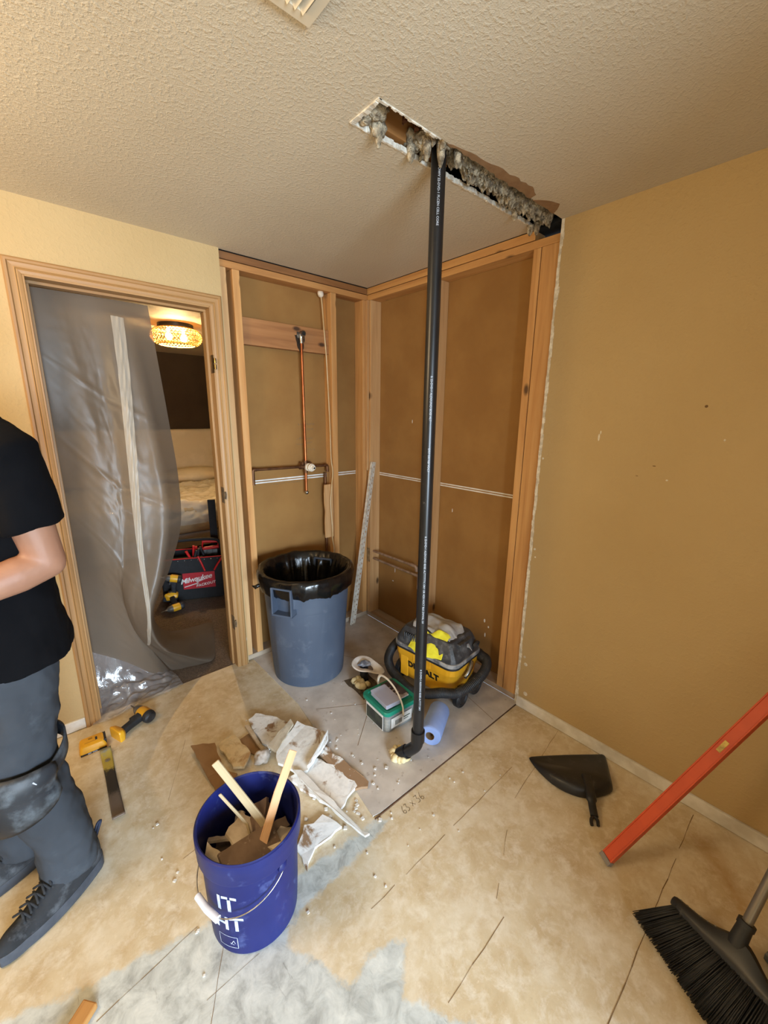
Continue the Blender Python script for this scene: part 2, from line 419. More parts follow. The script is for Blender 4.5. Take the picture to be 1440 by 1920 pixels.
# blown insulation hanging in the slot
M_ins = mat('grey_insulation', (130, 116, 94), (222, 206, 176), .95, 46, .40, .62, bmp=1, bscale=160, bdist=.012, dust=(70, 64, 56), dscale=60, dlo=.60, dhi=.70)
def clump(m, c, r, seed, n=16, k=9, fr=9, amp=.55):
    off = Vector((seed*3.7, seed*1.3, seed*2.1)); c = Vector(c)
    def fn(p):
        d = p-c; q = noise.noise(d*fr/max(r)*.12*max(r)*8+off)+.5*noise.noise(d*fr*3+off)
        return c+d*(1+amp*q)
    c = Vector(c); m.ball(c, r, n, k, fn=fn)
m = MB(); rnd = random.Random(11)
def fluff(u, v):
    x = -.69+.675*u; y = SB-.004+(SA-SB+.008)*v; q = Vector((x*1, y*1, 0))
    if (x-PX0)**2+(y-PY0)**2 < .034**2: return (x, y, H+.07)
    h = .028*noise.noise(q*24)+.022*noise.noise(q*52+Vector((3, 1, 0)))+.014*noise.noise(q*110)+.010*noise.noise(q*230)
    z = H+.034+h-.030*math.sin(PI*v)*(.4+.6*min(1, u*3))+.030*abs(2*v-1)**3
    return (x+.006*noise.noise(q*160), y+.006*noise.noise(q*150+Vector((5, 5, 5))), z)
PX0, PY0 = -.715, -1.252
m.grid(fluff, 330, 64)
for x, y, z in ((-.985, -1.225, 2.385), (-.97, -1.25, 2.39), (-.945, -1.222, 2.37), (-.79, -1.215, 2.385), (-.78, -1.25, 2.385), (-.77, -1.28, 2.38), (-.745, -1.3, 2.37), (-.745, -1.21, 2.375)):
    clump(m, (x, y, z), (.026, .022, .026), x*50, 40, 22, 34, .9)
for x, y, z, l in ((-.945, -1.222, 2.35, .045), (-.785, -1.265, 2.35, .04), (-.745, -1.288, 2.35, .05), (-.80, -1.21, 2.35, .03), (-.68, -1.3, 2.345, .03), (-.2, -1.21, 2.345, .02), (-.04, -1.22, 2.34, .03), (-.06, -1.2, 2.33, .02)):
    m.tube([(x, y, z+.02), (x+.005, y+.004, z-l*.4), (x, y, z-l)], [.016, .012, .004], 8)
tag(m.build('insulation', M_ins, smooth=180, kind='stuff'), 'lumpy grey insulation hanging out of the ceiling slot', 'insulation')
M_rust = mat('rusty_nail', (88, 54, 32), None, .7, metal=.5)
for i, (x, y) in enumerate(((-.885, -1.27), (-.835, -1.27))):
    m = MB(); m.tube([(x, y, 2.475), (x+.002, y+.01, 2.37)], .0028, 8); m.lathe([(.007, 2.372), (.007, 2.376)], 10, Matrix.Translation((x, y, 0)))
    m.build('nail', M_rust, kind='structure')

# ------------------------------------------------------------------ walls
LX, RX, HZ = -1.762, -1.0385, 2.066        # door opening
DW = .0127
m = MB()
m.box(-3.2, LX-.02, -DW, 0, 0, H); m.box(LX-.02, -.973, -DW, 0, HZ+.02, H); m.box(RX+.012, -.973, -DW, 0, 0, HZ+.02)
m.box(-3.2, LX-.02, 0, .102, 0, H); m.box(LX-.02, RX+.012, 0, .102, HZ+.02, H)
m.build('wall_left', M_wall, kind='structure')
m = MB(); m.box(-3.2, LX-.02, .102, .115, 0, H); m.box(LX-.02, RX+.012, .102, .115, HZ+.02, H); m.box(RX+.012, 3.2, .102, .115, 0, H)
m.build('wall_bedroom_near', M_wall, kind='structure')
m = MB(); m.box(-.973, .10, .089, .101, .0, H-.01); m.build('wall_left_backing', M_board, kind='structure')
m = MB(); m.box(.089, .101, -1.45, .089, .0, H-.01); m.build('wall_right_backing', M_board, kind='structure')
m = MB(); m.box(-DW, 0, -5.2, -1.319, 0, H); m.box(0, .10, -5.2, -1.32, 0, H); wr = m.build('wall_right', M_wall, kind='structure')
m = MB(); rnd = random.Random(2)
edge_strip_pts = [(-1.319, 0)]
for k in range(90):
    z = H*k/90; w = .010+.008*noise.noise(Vector((z*9, 1, 0)))+rnd.uniform(0, .004)
    m.box(-DW-.0012, -.001, -1.319-max(.003, w), -1.3165+rnd.uniform(-.002, .001), z, z+H/90)
for z, y, s in ((.9, -1.345, .006), (.86, -1.352, .004), (.26, -1.36, .01), (.3, -1.35, .007), (.09, -1.375, .012), (1.35, -1.34, .005)):
    m.ball((-DW, y, z), (.0015, s, s), 8, 6)
m.build('gypsum_edge', M_gyp, wr, world=True)
m = MB()
for y, z, w, h in ((-1.58, 1.46, .004, .016), (-1.585, 1.48, .003, .008), (-2.0, 1.47, .003, .004), (-1.85, 1.31, .004, .003)):
    m.ball((-DW, y, z), (.001, w, h), 8, 6)
m.build('paint_chip', M_gyp, wr, world=True)
m = MB(); m.ball((-DW, -1.93, 1.585), (.0015, .005, .005), 8, 6); m.ball((-DW, -1.80, 1.36), (.001, .006, .002), 8, 6); m.ball((-DW, -1.745, 1.315), (.001, .005, .0015), 8, 6)
m.build('nail_hole', M_line, wr, world=True)
# walls behind the camera, with the window, then an added daylight blocker
m = MB(); m.box(-3.3, -3.2, -5.2, .115, 0, H); m.build('wall_far_left', M_wall, kind='structure')
m = MB(); m.box(-3.2, -3.08, -5.3, -5.2, 0, H); m.box(-1.12, 0, -5.3, -5.2, 0, H); m.box(-3.08, -1.12, -5.3, -5.2, 0, .4); m.box(-3.08, -1.12, -5.3, -5.2, 1.72, H)
m.build('wall_back', M_wall, kind='structure')
m = MB(); m.box(-1.12, -.013, -2.86, -2.74, 0, H); m.build('wall_daylight_blocker', M_wall, kind='structure')  # unseen partition, added to keep window daylight off the right-hand floor
# bedroom walls
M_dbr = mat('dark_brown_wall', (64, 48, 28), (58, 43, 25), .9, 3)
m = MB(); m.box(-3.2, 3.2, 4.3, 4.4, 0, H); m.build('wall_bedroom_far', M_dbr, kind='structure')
m = MB(); m.box(-3.3, -3.2, .115, 4.4, 0, H); m.build('wall_bedroom_left', M_wall, kind='structure')
m = MB(); m.box(3.1, 3.2, .115, 4.4, 0, H); m.build('wall_bedroom_right', M_wall, kind='structure')

# joint compound lines and drips on the brown backing boards
def zig(m, P, w, T): 
    for a, b in zip(P, P[1:]):
        a, b = Vector(a), Vector(b); d = (b-a).normalized(); n = Vector((-d.y, d.x))*w/2; e = d*w*.3
        m.add([T @ Vector((*q, 0)) for q in (a-e+n, a-e-n, b+e-n, b+e+n)], [(0, 1, 2, 3)])
m = MB()
for z, w in ((1.136, .008), (1.121, .008)): m.box(-.86, -.0, .0885, .0893, z-w/2, z+w/2)
m.build('joint_tape', M_white, bpy.data.objects['wall_left_backing'], world=True)
m = MB()
for z, w in ((1.128, .007), (1.115, .007)): m.box(.0885, .0893, -1.19, -.03, z-w/2, z+w/2)
for y, z, w, h in ((-.36, 1.5, .003, .012), (-.73, .97, .003, .012), (-1.02, .34, .006, .012), (-1.05, .31, .005, .007), (-1.03, .25, .004, .014), (-.2, .33, .008, .004), (-.22, .42, .003, .018)):
    m.ball((.089, y, z), (.001, w, h), 8, 6)
m.build('joint_tape', M_white, bpy.data.objects['wall_right_backing'], world=True)
# pencilled notes on the left backing (unreadable scrawl)
m = MB(); rnd = random.Random(8)
T = Matrix.Translation((0, .0885, 0)) @ Matrix.Rotation(PI/2, 4, 'X')
for x0, x1, z in ((-.50, -.385, 1.475), (-.455, -.39, 1.445), (-.515, -.40, 1.385), (-.52, -.46, 1.345), (-.44, -.40, 1.355), (-.44, -.385, 1.31), (-.71, -.50, 1.105)):
    x = x0
    while x < x1:
        w = rnd.uniform(.006, .014)
        P = [(x+w*i/4, z+rnd.uniform(-.007, .007)) for i in range(5)]
        zig(m, P, .0016, T); x += w+rnd.uniform(.002, .008)
m.build('pencil_note', M_pencil, bpy.data.objects['wall_left_backing'], world=True)

# ------------------------------------------------------------------ framing timbers: every stud and plate is one thing
def timber(x0, x1, y0, y1, z0, z1, mt, label, name='wall_stud', cat='stud', group=None):
    m = MB(); m.box(x0, x1, y0, y1, z0, z1)
    return tag(m.build(name, mt, bevel=.002), label, cat, group)
PT = .038; ZT = H-2*PT-.002
timber(-.972, -.937, .002, .088, PT, ZT, M_sv2, 'grey-edged jamb stud right beside the door casing')
timber(-.905, -.866, .0, .088, PT, ZT, M_sv, 'narrow pale stud left of the copper shower pipe')
timber(-.292, -.252, .0, .088, PT, ZT, M_sv, 'stud right of the shower valve with white cable on it')
timber(-.040, -.001, .0, .088, PT, ZT, M_sv, 'stud at the room corner, on the shower pipe wall')
timber(.0, .088, -.038, -.001, PT, ZT, M_sv2, 'corner stud with two copper pipes passing through it')
timber(.0, .088, -.626, -.588, PT, ZT, M_sv2, 'middle stud of the right alcove wall, behind the black drain pipe')
timber(.0, .088, -1.2265, -1.190, PT, ZT, M_sv, 'edge-on stud directly left of the wide board at the tan wall')
timber(.0, .037, -1.318, -1.2305, PT, ZT, M_sv, 'wide flat wooden board against the torn drywall edge')
timber(-.973, -.001, .0, .088, AZ, PT, M_greyx, 'dusty bottom plate under the shower pipe wall', 'bottom_plate', 'plate')
timber(.0, .088, -1.318, -.0, AZ, PT, M_greyy, 'dusty bottom plate behind the vacuum on the right alcove wall', 'bottom_plate', 'plate')
timber(-.973, -.001, .0, .088, ZT+.0005, H-PT-.006, M_sx, 'lower top plate over the shower pipe wall', 'top_plate', 'plate')
timber(-.973, -.001, .004, .088, H-PT-.001, H-.004, wood('dark_plate_wood', 'x', (130, 86, 46), (92, 58, 30), (150, 104, 60)), 'dark upper top plate with torn paper at ceiling above shower pipe wall', 'top_plate', 'plate')
timber(.0, .088, -1.318, .088, ZT+.0005, H-PT-.006, M_sy, 'lower top plate over the right alcove wall', 'top_plate', 'plate')
timber(.004, .088, -1.19, .088, H-PT-.001, H-.001, M_sy, 'upper top plate touching the ceiling over the right alcove wall', 'top_plate', 'plate')
timber(-.864, -.293, .03, .068, 1.914, 2.055, wood('blocking_wood', 'x', (164, 112, 66), (126, 80, 44), (176, 126, 78)), 'horizontal scorched blocking board holding the shower elbow', 'blocking_board', 'board')
timber(-.018, -.002, -.022, -.002, 1.15, ZT, M_sv2, 'thin pale batten in the corner above the perforated strip', 'corner_batten', 'batten')
m = MB(); pts = rag([(-.365, .705), (-.30, .705), (-.30, 1.078), (-.365, 1.078)], .004, .06, 3)
m.prism(pts, -.012, .0, Matrix.Rotation(PI/2, 4, 'X') @ Matrix.Scale(-1, 4, (0, 0, 1)) if False else Matrix(((1,0,0,0),(0,0,1,.012),(0,1,0,0),(0,0,0,1))))
tag(m.build('wood_offcut', M_sv2, bevel=.001), 'short split wooden offcut strapped beside the stud with cable', 'board')

# ------------------------------------------------------------------ door frame
dr = thing('door_1', 'oak-coloured door frame without its door, plastic sheet hung in it', 'door frame', (LX, 0, 0), kind='structure')
CW = .057
prof = [(0, 0), (0, .012), (.006, .016), (.014, .016), (.018, .011), (.024, .010), (.034, .010), (.037, .012), (.040, .008), (.044, .010), (.052, .009), (.057, .006), (.057, 0)]   # from outer to inner
def casing_leg(x_out, sgn, z1, name):
    m = MB(); n = len(prof)
    vs = []
    for (u, t) in prof: vs.append((x_out+sgn*u, -DW-t, 0))
    for (u, t) in prof: vs.append((x_out+sgn*u, -DW-t, z1-u))
    fs = [(i, i+1, n+i+1, n+i) if sgn < 0 else (i+1, i, n+i, n+i+1) for i in range(n-1)]
    fs += [tuple(range(n)), tuple(range(2*n-1, n-1, -1)), (0, n, 2*n-1, n-1)]
    m.add(vs, fs); return m.build(name, M_casz, dr, world=True, smooth=30)
casing_leg(LX-CW, 1, HZ+CW, 'casing'); casing_leg(RX+CW, -1, HZ+CW, 'casing')
m = MB(); n = len(prof)
vs = [(LX-CW+u, -DW-t, HZ+CW-u) for u, t in prof]+[(RX+CW-u, -DW-t, HZ+CW-u) for u, t in prof]
m.add(vs, [(i, i+1, n+i+1, n+i) for i in range(n-1)]+[(0, n, 2*n-1, n-1)])
m.build('casing', M_casx, dr, world=True, smooth=30)
J = .006
m = MB(); m.box(RX-J, RX+.012, -DW-.006, .118, 0, HZ); m.box(RX-J-.012, RX-J, .035, .075, 0, HZ-J-.012); m.build('jamb', M_casz, dr, world=True, bevel=.0015)
m = MB(); m.box(LX-.012, LX+J, -DW-.006, .118, 0, HZ); m.box(LX+J, LX+J+.012, .035, .075, 0, HZ-J-.012); m.build('jamb', M_casz, dr, world=True, bevel=.0015)
m = MB(); m.box(LX+J, RX-J, -DW-.006, .118, HZ-J, HZ+.012); m.box(LX+J, RX-J, .035, .075, HZ-J-.012, HZ-J); m.build('jamb', M_casx, dr, world=True, bevel=.0015)
M_brass = mat('brass', (190, 160, 90), (120, 98, 60), .3, 20, metal=1)
M_hole = mat('hinge_mortise', (110, 88, 60), (70, 56, 40), .8, 40)
m = MB()
for z in (1.805, 1.775): m.tube([(RX-.002, -DW-.018, z-.012), (RX-.002, -DW-.018, z+.012)], .006, 12)
m.box(RX-J-.0008, RX-J+.001, -DW-.008, .024, 1.745, 1.835)
m.build('hinge', M_brass, dr, world=True, smooth=40)
for z in (1.09, .30):
    m = MB(); m.box(RX-J-.001, RX-J+.001, -DW-.007, .02, z-.045, z+.045)
    m.tube([(RX-.003, -DW-.016, z-.02), (RX-.001, -DW-.017, z+.005), (RX-.003, -DW-.016, z+.022)], .005, 8)
    m.build('hinge_mortise', M_hole, dr, world=True)
m = MB(); m.ball((RX+.056, -.018, .17), (.006, .004, .016), 10, 8); m.ball((RX+.056, -.019, .42), (.003, .003, .02), 8, 6); m.build('paint_drip', M_white, dr, world=True, smooth=180)

# baseboards
m = MB()
rnd = random.Random(4)
m.box(-DW-.012, -DW, -5.2, -1.332, .002, .060)
br = m.build('baseboard_right', M_white, kind='structure', bevel=.002)
m = MB(); m.box(-3.2, LX-CW-.001, -DW-.012, -DW, .004, .058); m.build('baseboard_left', M_white, kind='structure', bevel=.002)

# ceiling vent
vt = thing('ceiling_vent', 'cream louvred ceiling vent at the top edge of the picture', 'vent', (-1.40, -1.55, H-.016))
M_vent = mat('vent_paint', (212, 198, 172), None, .45)
m = MB(); x0, x1, y0, y1 = -1.60, -1.272, -1.72, -1.380
m.box(x0, x1, y1-.022, y1, H-.010, H-.0005); m.box(x0, x1, y0, y0+.022, H-.010, H-.0005); m.box(x0, x0+.022, y0+.022, y1-.022, H-.010, H-.0005); m.box(x1-.022, x1, y0+.022, y1-.022, H-.010, H-.0005)
m.build('frame', M_vent, vt, world=True)
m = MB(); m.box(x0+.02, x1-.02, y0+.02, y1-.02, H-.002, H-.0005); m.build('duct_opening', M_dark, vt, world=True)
for k in range(16):
    x = x0+.030+k*.0177
    m = MB(); T = Matrix.Translation((x, 0, H-.0085)) @ Matrix.Rotation(.95, 4, 'Y'); m.box(-.0085, .0085, y0+.022, y1-.022, -.0008, .0008, T)
    m.build('slat', M_vent, vt, world=True)
# ------------------------------------------------------------------ object materials
M_blk = mat('black_abs', (26, 26, 28), (20, 20, 22), .32, 6, dust=(96, 92, 88), dscale=30, dlo=.66, dhi=.9)
M_blk2 = mat('black_plastic', (30, 31, 34), None, .42, dust=(100, 98, 95), dscale=22, dlo=.58, dhi=.9)
M_rub = mat('black_rubber', (26, 27, 30), (36, 38, 42), .55, 12, dust=(92, 94, 98), dscale=26, dlo=.55, dhi=.95)
M_cop = mat('copper', (186, 112, 66), (140, 78, 44), .35, 18, metal=.9, stretch=(1, 1, .3))
M_copd = mat('tarnished_copper', (122, 84, 54), (92, 62, 42), .5, 20, metal=.7)
M_copg = mat('dusty_copper', (170, 144, 122), (140, 112, 92), .6, 25, metal=.35)
M_chr = mat('steel', (180, 180, 178), (130, 128, 124), .3, 30, metal=1)
M_cream = mat('cream_plastic', (232, 224, 208), (214, 202, 182), .5, 20)
M_foam = mat('spray_foam', (228, 214, 172), (206, 186, 134), .8, 22, bmp=.5, bscale=60, bdist=.006)
M_ltxt = mat('grey_lettering', (176, 184, 196), None, .6)
M_wtxt = mat('white_lettering', (214, 222, 236), (176, 186, 210), .6, 60)
M_btxt = mat('black_lettering', (20, 19, 18), None, .5)
M_yel = mat('tool_yellow', (226, 168, 36), (206, 148, 28), .42, 5, dust=(180, 160, 120), dscale=20, dlo=.66, dhi=.92)

def surf_text(body, size, fn, bold=.0, shear=0, ext=.0003, space=1):
    vs, fs = TXT(body, size, ext, shear, bold, space)
    return [fn(*v) for v in vs], fs
def rrect(hw, hd, r, n=6):
    out = []
    for cx, cy, a0 in ((hw-r, hd-r, 0), (-hw+r, hd-r, PI/2), (-hw+r, -hd+r, PI), (hw-r, -hd+r, 1.5*PI)):
        for k in range(n+1):
            a = a0+PI/2*k/n; out.append((cx+r*math.cos(a), cy+r*math.sin(a)))
    return out
def loft(m, secs, n=6, T=None, caps=(True, True)):
    """secs: (half width x, half depth y, corner radius, z, cx, cy)"""
    vs = []; k = 4*(n+1)
    for s_ in secs:
        hw, hd, r, z = s_[:4]; cx, cy = (s_[4], s_[5]) if len(s_) > 4 else (0, 0)
        vs += [(x+cx, y+cy, z) for x, y in rrect(hw, hd, min(r, hw-.0005, hd-.0005), n)]
    fs = [(i*k+j, i*k+(j+1) % k, (i+1)*k+(j+1) % k, (i+1)*k+j) for i in range(len(secs)-1) for j in range(k)]
    if caps[0]: fs.append(tuple(range(k-1, -1, -1)))
    if caps[1]: fs.append(tuple((len(secs)-1)*k+j for j in range(k)))
    return m.add(vs, fs, T)
def bez(P, n=40):
    """smooth path through points (Catmull-Rom)"""
    P = [Vector(p) for p in P]; P = [P[0]*2-P[1]]+P+[P[-1]*2-P[-2]]; out = []
    segs = len(P)-3
    for i in range(segs):
        p0, p1, p2, p3 = P[i:i+4]; k = max(2, n//segs)
        for j in range(k):
            t = j/k
            out.append(.5*((2*p1)+(p2-p0)*t+(2*p0-5*p1+4*p2-p3)*t*t+(3*p1-p0-3*p2+p3)*t**3))
    out.append(P[-2]); return out

# ------------------------------------------------------------------ black drain pipe
PX, PY, PR = -.715, -1.252, .0242
dp = thing('drain_pipe', 'tall black plastic drain pipe standing from the floor elbow up into the ceiling slot', 'pipe', (PX, PY, AZ))
m = MB(); m.tube([(PX, PY, .115), (PX, PY, 1.2), (PX, PY, 2.40)], PR, 28); m.build('pipe', M_blk, dp, world=True, smooth=40)
m = MB()
ep = bez([(PX, PY, .175), (PX, PY, .125), (PX-.004, PY+.006, .095), (PX-.016, PY+.028, .066), (PX-.030, PY+.058, .034)], 24)
m.tube(ep, .0262, 24)
m.tube([(PX, PY, .125), (PX, PY, .178)], .0305, 28); d = Vector((-.014, .03, -.032)).normalized(); e = Vector((PX-.030, PY+.058, .034))
m.tube([e-d*.024, e+d*.03], .0305, 28)
m.build('elbow', M_blk, dp, world=True, smooth=40)
for body, z in (('ABS DWV 22-DVD-1 PLCEN CELL CORE', 2.24), ('& 22-DVD-1 ALEX/UNO BDEE ALT', 1.60), ('DRY OR NSI VOCT', 1.38), ('& 22-DVD-1 ALEX/UNO BDEE ALTTTTTTC DRY OR HDS HOCT BLK DWVAL 2.0', .90), ('& 22-DVD-1 ALEX/UNO BDEE ALTTTT DRY', .40)):
    a0 = math.atan2(-2.307-PY, -1.858-PX)+.12
    m = MB(); vs, fs = TXT(body, .0105, .0003, 0, .0001)
    # reading direction runs down the pipe
    m.add([(PX+(PR+.0004+v[2])*math.cos(a0+v[1]/PR), PY+(PR+.0004+v[2])*math.sin(a0+v[1]/PR), z-v[0]) for v in vs], fs)
    m.build('printed_text', M_ltxt, dp, world=True)
m = MB(); rnd = random.Random(3)
for i in range(12):
    a = -.4+1.1*PI*i/11-1.6+PI*.9; clump(m, (e.x+d.x*.02+.034*math.cos(a*1.8), e.y+d.y*.02+.034*math.sin(a*1.8), AZ+.012+rnd.uniform(0, .006)), (rnd.uniform(.013, .02),)*3, i+2, 12, 8, 30, .5)
tag(m.build('spray_foam', M_foam, smooth=180), 'cream spray foam ring around the foot of the tall drain pipe', 'foam')

# ------------------------------------------------------------------ shower plumbing on the left alcove wall
sp = thing('shower_plumbing', 'copper shower riser with valve and side pipes soldered together on the stud wall', 'plumbing', (-.48, .03, 1.03))
XR = -.486
m = MB(); m.tube([(-.497, .018, 1.985), (XR, .034, 1.22)], .0082, 14); m.build('riser_pipe', M_cop, sp, world=True, smooth=50)
m = MB(); m.tube(bez([(-.497, .0165, 1.955), (-.498, .0165, 1.99), (-.498, .011, 2.006), (-.498, -.004, 2.008)], 12), .0125, 14); m.tube([(-.498, .004, 2.008), (-.498, -.012, 2.008)], .017, 16)
m.box(-.522, -.474, .0235, .0288, 1.985, 2.02); m.build('drop_elbow', M_chr, sp, world=True, smooth=50)
m = MB(); m.tube([(-.497, -.0125, 2.008), (-.497, -.0135, 2.008)], .011, 16); m.build('elbow_bore', M_dark, sp, world=True)
m = MB(); m.tube([(-.835, .036, 1.212), (-.52, .036, 1.207)], .0085, 14); m.tube(bez([(-.822, .036, 1.212), (-.842, .036, 1.211), (-.846, .036, 1.195), (-.846, .036, 1.12)], 10), .0105, 12); m.build('supply_pipe', M_copd, sp, world=True, smooth=50)
m = MB(); m.tube([(-.45, .036, 1.206), (-.335, .036, 1.204)], .0085, 14); m.tube(bez([(-.345, .036, 1.204), (-.325, .036, 1.204), (-.32, .036, 1.19), (-.32, .036, 1.16)], 10), .011, 12); m.build('supply_pipe', M_copd, sp, world=True, smooth=50)
m = MB(); m.tube([(XR, .036, 1.19), (XR, .036, 1.045)], .0085, 14); m.build('tub_spout_pipe', M_cop, sp, world=True, smooth=50)
m = MB(); m.ball((XR, .034, 1.036), (.013, .016, .013), 12, 8); m.build('pipe_cap', M_chr, sp, world=True, smooth=180)
m = MB()
m.tube([(-.53, .036, 1.207), (-.44, .036, 1.206)], .016, 16); m.tube([(XR, .036, 1.165), (XR, .036, 1.245)], .013, 14)
for q in (-.03, .03): m.box(XR+q-.006, XR+q+.006, .02, .05, 1.222, 1.238)
m.build('valve_body', M_copd, sp, world=True, smooth=50)
m = MB(); T = Matrix.Translation((XR+.012, .03, 1.204)) @ Matrix.Rotation(PI/2, 4, 'X')
m.lathe([(.026, .0), (.026, .022), (.022, .024), (.022, .034), (.025, .036), (.025, .05), (.02, .054), (.02, .062), (.010, .064), (.010, .080), (.0, .080)], 24, T); m.build('valve_cartridge', M_cream, sp, world=True, smooth=40)
m = MB(); T2 = T @ Matrix.Translation((0, 0, .0802)); m.lathe([(.006, 0), (.006, .004)], 12, T2); m.build('valve_stem', M_dark, sp, world=True)
m = MB(); m.prism(rag([(-.535, 2.0), (-.468, 2.0), (-.476, 1.93), (-.50, 1.905), (-.522, 1.945)], .004, .012, 5), -.0006, .0004, Matrix(((1,0,0,0),(0,0,1,.0293),(0,1,0,0),(0,0,0,1))))
m.build('scorch_mark', mat('scorch', (26, 20, 14), (52, 34, 18), .95, 60), bpy.data.objects['blocking_board'], world=True)

wp = thing('water_pipe', 'dark vertical copper pipe beside the stud right of the shower valve', 'pipe', (-.32, .06, AZ+.038))
m = MB(); m.tube([(-.321, .062, 1.15), (-.318, .062, .05)], .0095, 12); m.build('pipe', M_copd, wp, world=True, smooth=50)
for z in (.93, .72):
    m = MB(); m.box(-.334, -.296, .05, .055, z-.006, z+.006); m.build('pipe_strap', M_copd, wp, world=True)
cb = thing('electrical_cable', 'cream electrical cable stapled down the stud from the top plate', 'cable', (-.335, .03, .7))
m = MB(); m.tube(bez([(-.336, .045, 2.27), (-.333, .035, 2.2), (-.326, .03, 2.06), (-.316, .025, 1.9), (-.312, .018, 1.7), (-.305, .015, 1.45), (-.303, .012, 1.25), (-.30, .0, 1.16), (-.325, -.018, 1.05), (-.335, -.02, .95), (-.326, -.02, .8), (-.32, -.012, .70), (-.30, .0, .62), (-.296, .01, .56)], 90), .0042, 8); m.build('sheath', mat('aged_cable', (206, 184, 146), (190, 160, 112), .55, 6), cb, world=True, smooth=180)
m = MB(); clump(m, (-.338, .04, 2.262), (.02, .02, .024), 4, 12, 8, 12, .4); m.build('bushing', M_cream, cb, world=True, smooth=180)
for z, y in ((1.75, .036), (.66, .24)): pass
hp = thing('supply_pipes', 'pair of dusty horizontal copper pipes low on the right alcove wall', 'pipe', (.03, -.25, .45))
m = MB(); m.tube([(.032, -.0, .535), (.032, -.455, .543)], .0085, 12); m.tube(bez([(.032, -.44, .543), (.032, -.475, .544), (.032, -.492, .535), (.032, -.495, .51)], 12), .0115, 12); m.build('upper_pipe', M_copg, hp, world=True, smooth=50)
m = MB(); m.tube(bez([(.032, -.0, .478), (.032, -.3, .48), (.032, -.49, .482)], 12), .0085, 12); m.tube(bez([(.032, -.48, .482), (.032, -.512, .48), (.032, -.516, .46), (.032, -.516, .39)], 12), .0105, 12); m.build('lower_pipe', M_copg, hp, world=True, smooth=50)
m = MB(); m.tube([(.032, -.516, .40), (.032, -.516, .04)], .0088, 12); m.build('drop_pipe', M_copd, hp, world=True, smooth=50)
m = MB(); m.box(-.0018, -.0002, -.034, -.004, .455, .56); tag(m.build('nail_plate', M_chr), 'small grey steel nail plate on the corner stud at the copper pipes', 'nail plate')
# perforated corner bead
cb = thing('corner_bead', 'perforated white metal strip leaning in the corner behind the bin', 'corner bead', (-.20, -.05, AZ))
a, b = Vector((-.205, -.052, AZ+.002)), Vector((-.006, -.045, 1.215)); ax = (b-a); L = ax.length; ax.normalize()
def strip(m, side, w):
    nz = 92; cols = [0, .22, .40, .60, .78, 1.0] if False else [0, .28, .44, .72, .86, 1.0]
    vs = []; fs = []
    for i in range(nz+1):
        for c in cols: vs.append(a+ax*(L*i/nz)+side*(w*c))
    nc = len(cols)
    for i in range(nz):
        for j in range(nc-1):
            if j == 1 and i % 3 == 1 : continue
            if j == 3 and (i % 3 == 2): continue
            fs.append((i*nc+j, i*nc+j+1, (i+1)*nc+j+1, (i+1)*nc+j))
    m.add(vs, fs)
s1 = ax.cross(Vector((0, 1, 0))).normalized(); s1 = s1 if s1.x > 0 else -s1
s2 = (s1*.35+Vector((0, -.9, 0))).normalized()
M_bead = mat('bead_metal', (224, 220, 210), (200, 192, 176), .45, 30, metal=.2)
m = MB(); strip(m, s1*1.0, .050); m.build('flange', M_bead, cb, world=True, solid=.0009)
m = MB(); strip(m, s2*1.0, .016); m.build('flange', M_bead, cb, world=True, solid=.0009)

# ------------------------------------------------------------------ bin with liner
bx, by = -.705, -.305
bn = thing('trash_can', 'large round grey-blue plastic trash can standing in the alcove', 'trash can', (bx, by, AZ), rz=0)
M_bin = mat('bin_plastic', (66, 76, 92), (72, 82, 98), .5, 4, dust=(118, 124, 134), dscale=9, dlo=.58, dhi=.95)
HB = .655
camdir = math.atan2(-2.307-by, -1.858-bx)
def binr(z): return .212+(.252-.212)*(z/HB)
def bfn(i, a, r, z):
    if 1 < i < 12 and .05 < z < .47:
        for k in range(5):
            c = camdir+.16+k*2*PI/5; dd = (a-c+PI) % (2*PI)-PI
            if abs(dd) < .17-.06*(1-z/.5): return r-.0035, z
    return r, z
m = MB(); prof = [(.17, .012), (.2, .0), (.209, .006), (.212, .03)]+[(binr(z), z) for z in (.06, .07, .1, .2, .3, .4, .455, .47, .52, .58, .62, HB-.02)]+[(.262, HB-.018), (.264, HB), (.255, HB+.004), (.246, HB), (.243, .5), (.205, .02), (.0, .02)]
m.lathe(prof, 120, fn=bfn); m.build('body', M_bin, bn, smooth=30)
for k, a in enumerate((camdir-.50, camdir-.50+PI)):
    m = MB(); T = Matrix.Rotation(a, 4, 'Z') @ Matrix.Translation((.236, 0, .53))
    w, h = .062, .05
    m.box(-.02, .052, -w, -w+.010, -h, h+.06, T); m.box(-.02, .052, w-.010, w, -h, h+.06, T); m.box(-.02, .052, -w, w, -h-.002, -h+.010, T); m.box(-.02, .05, -w, w, h+.05, h+.06, T)
    m.add([T @ Vector(p) for p in ((-.01, -w-.03, -h*.3), (.03, -w, -h*.1), (.03, -w, h+.05), (-.005, -w-.03, h+.05))], [(0, 1, 2, 3)])
    m.add([T @ Vector(p) for p in ((-.01, w+.03, -h*.3), (.03, w, -h*.1), (.03, w, h+.05), (-.005, w+.03, h+.05))], [(3, 2, 1, 0)])
    m.build('handle', M_bin, bn, bevel=.003)
m = MB()
M_bag = mat('black_bag', (10, 10, 11), None, .22, bmp=.25, bscale=26, bdist=.008)
n = 160; rows = []
bagp = [(.2665, -.085), (.2725, -.075), (.278, -.03), (.279, .0), (.272, .016), (.258, .022), (.242, .012), (.234, -.03), (.222, -.09), (.2, -.2), (.16, -.33), (.08, -.42), (.01, -.44)]
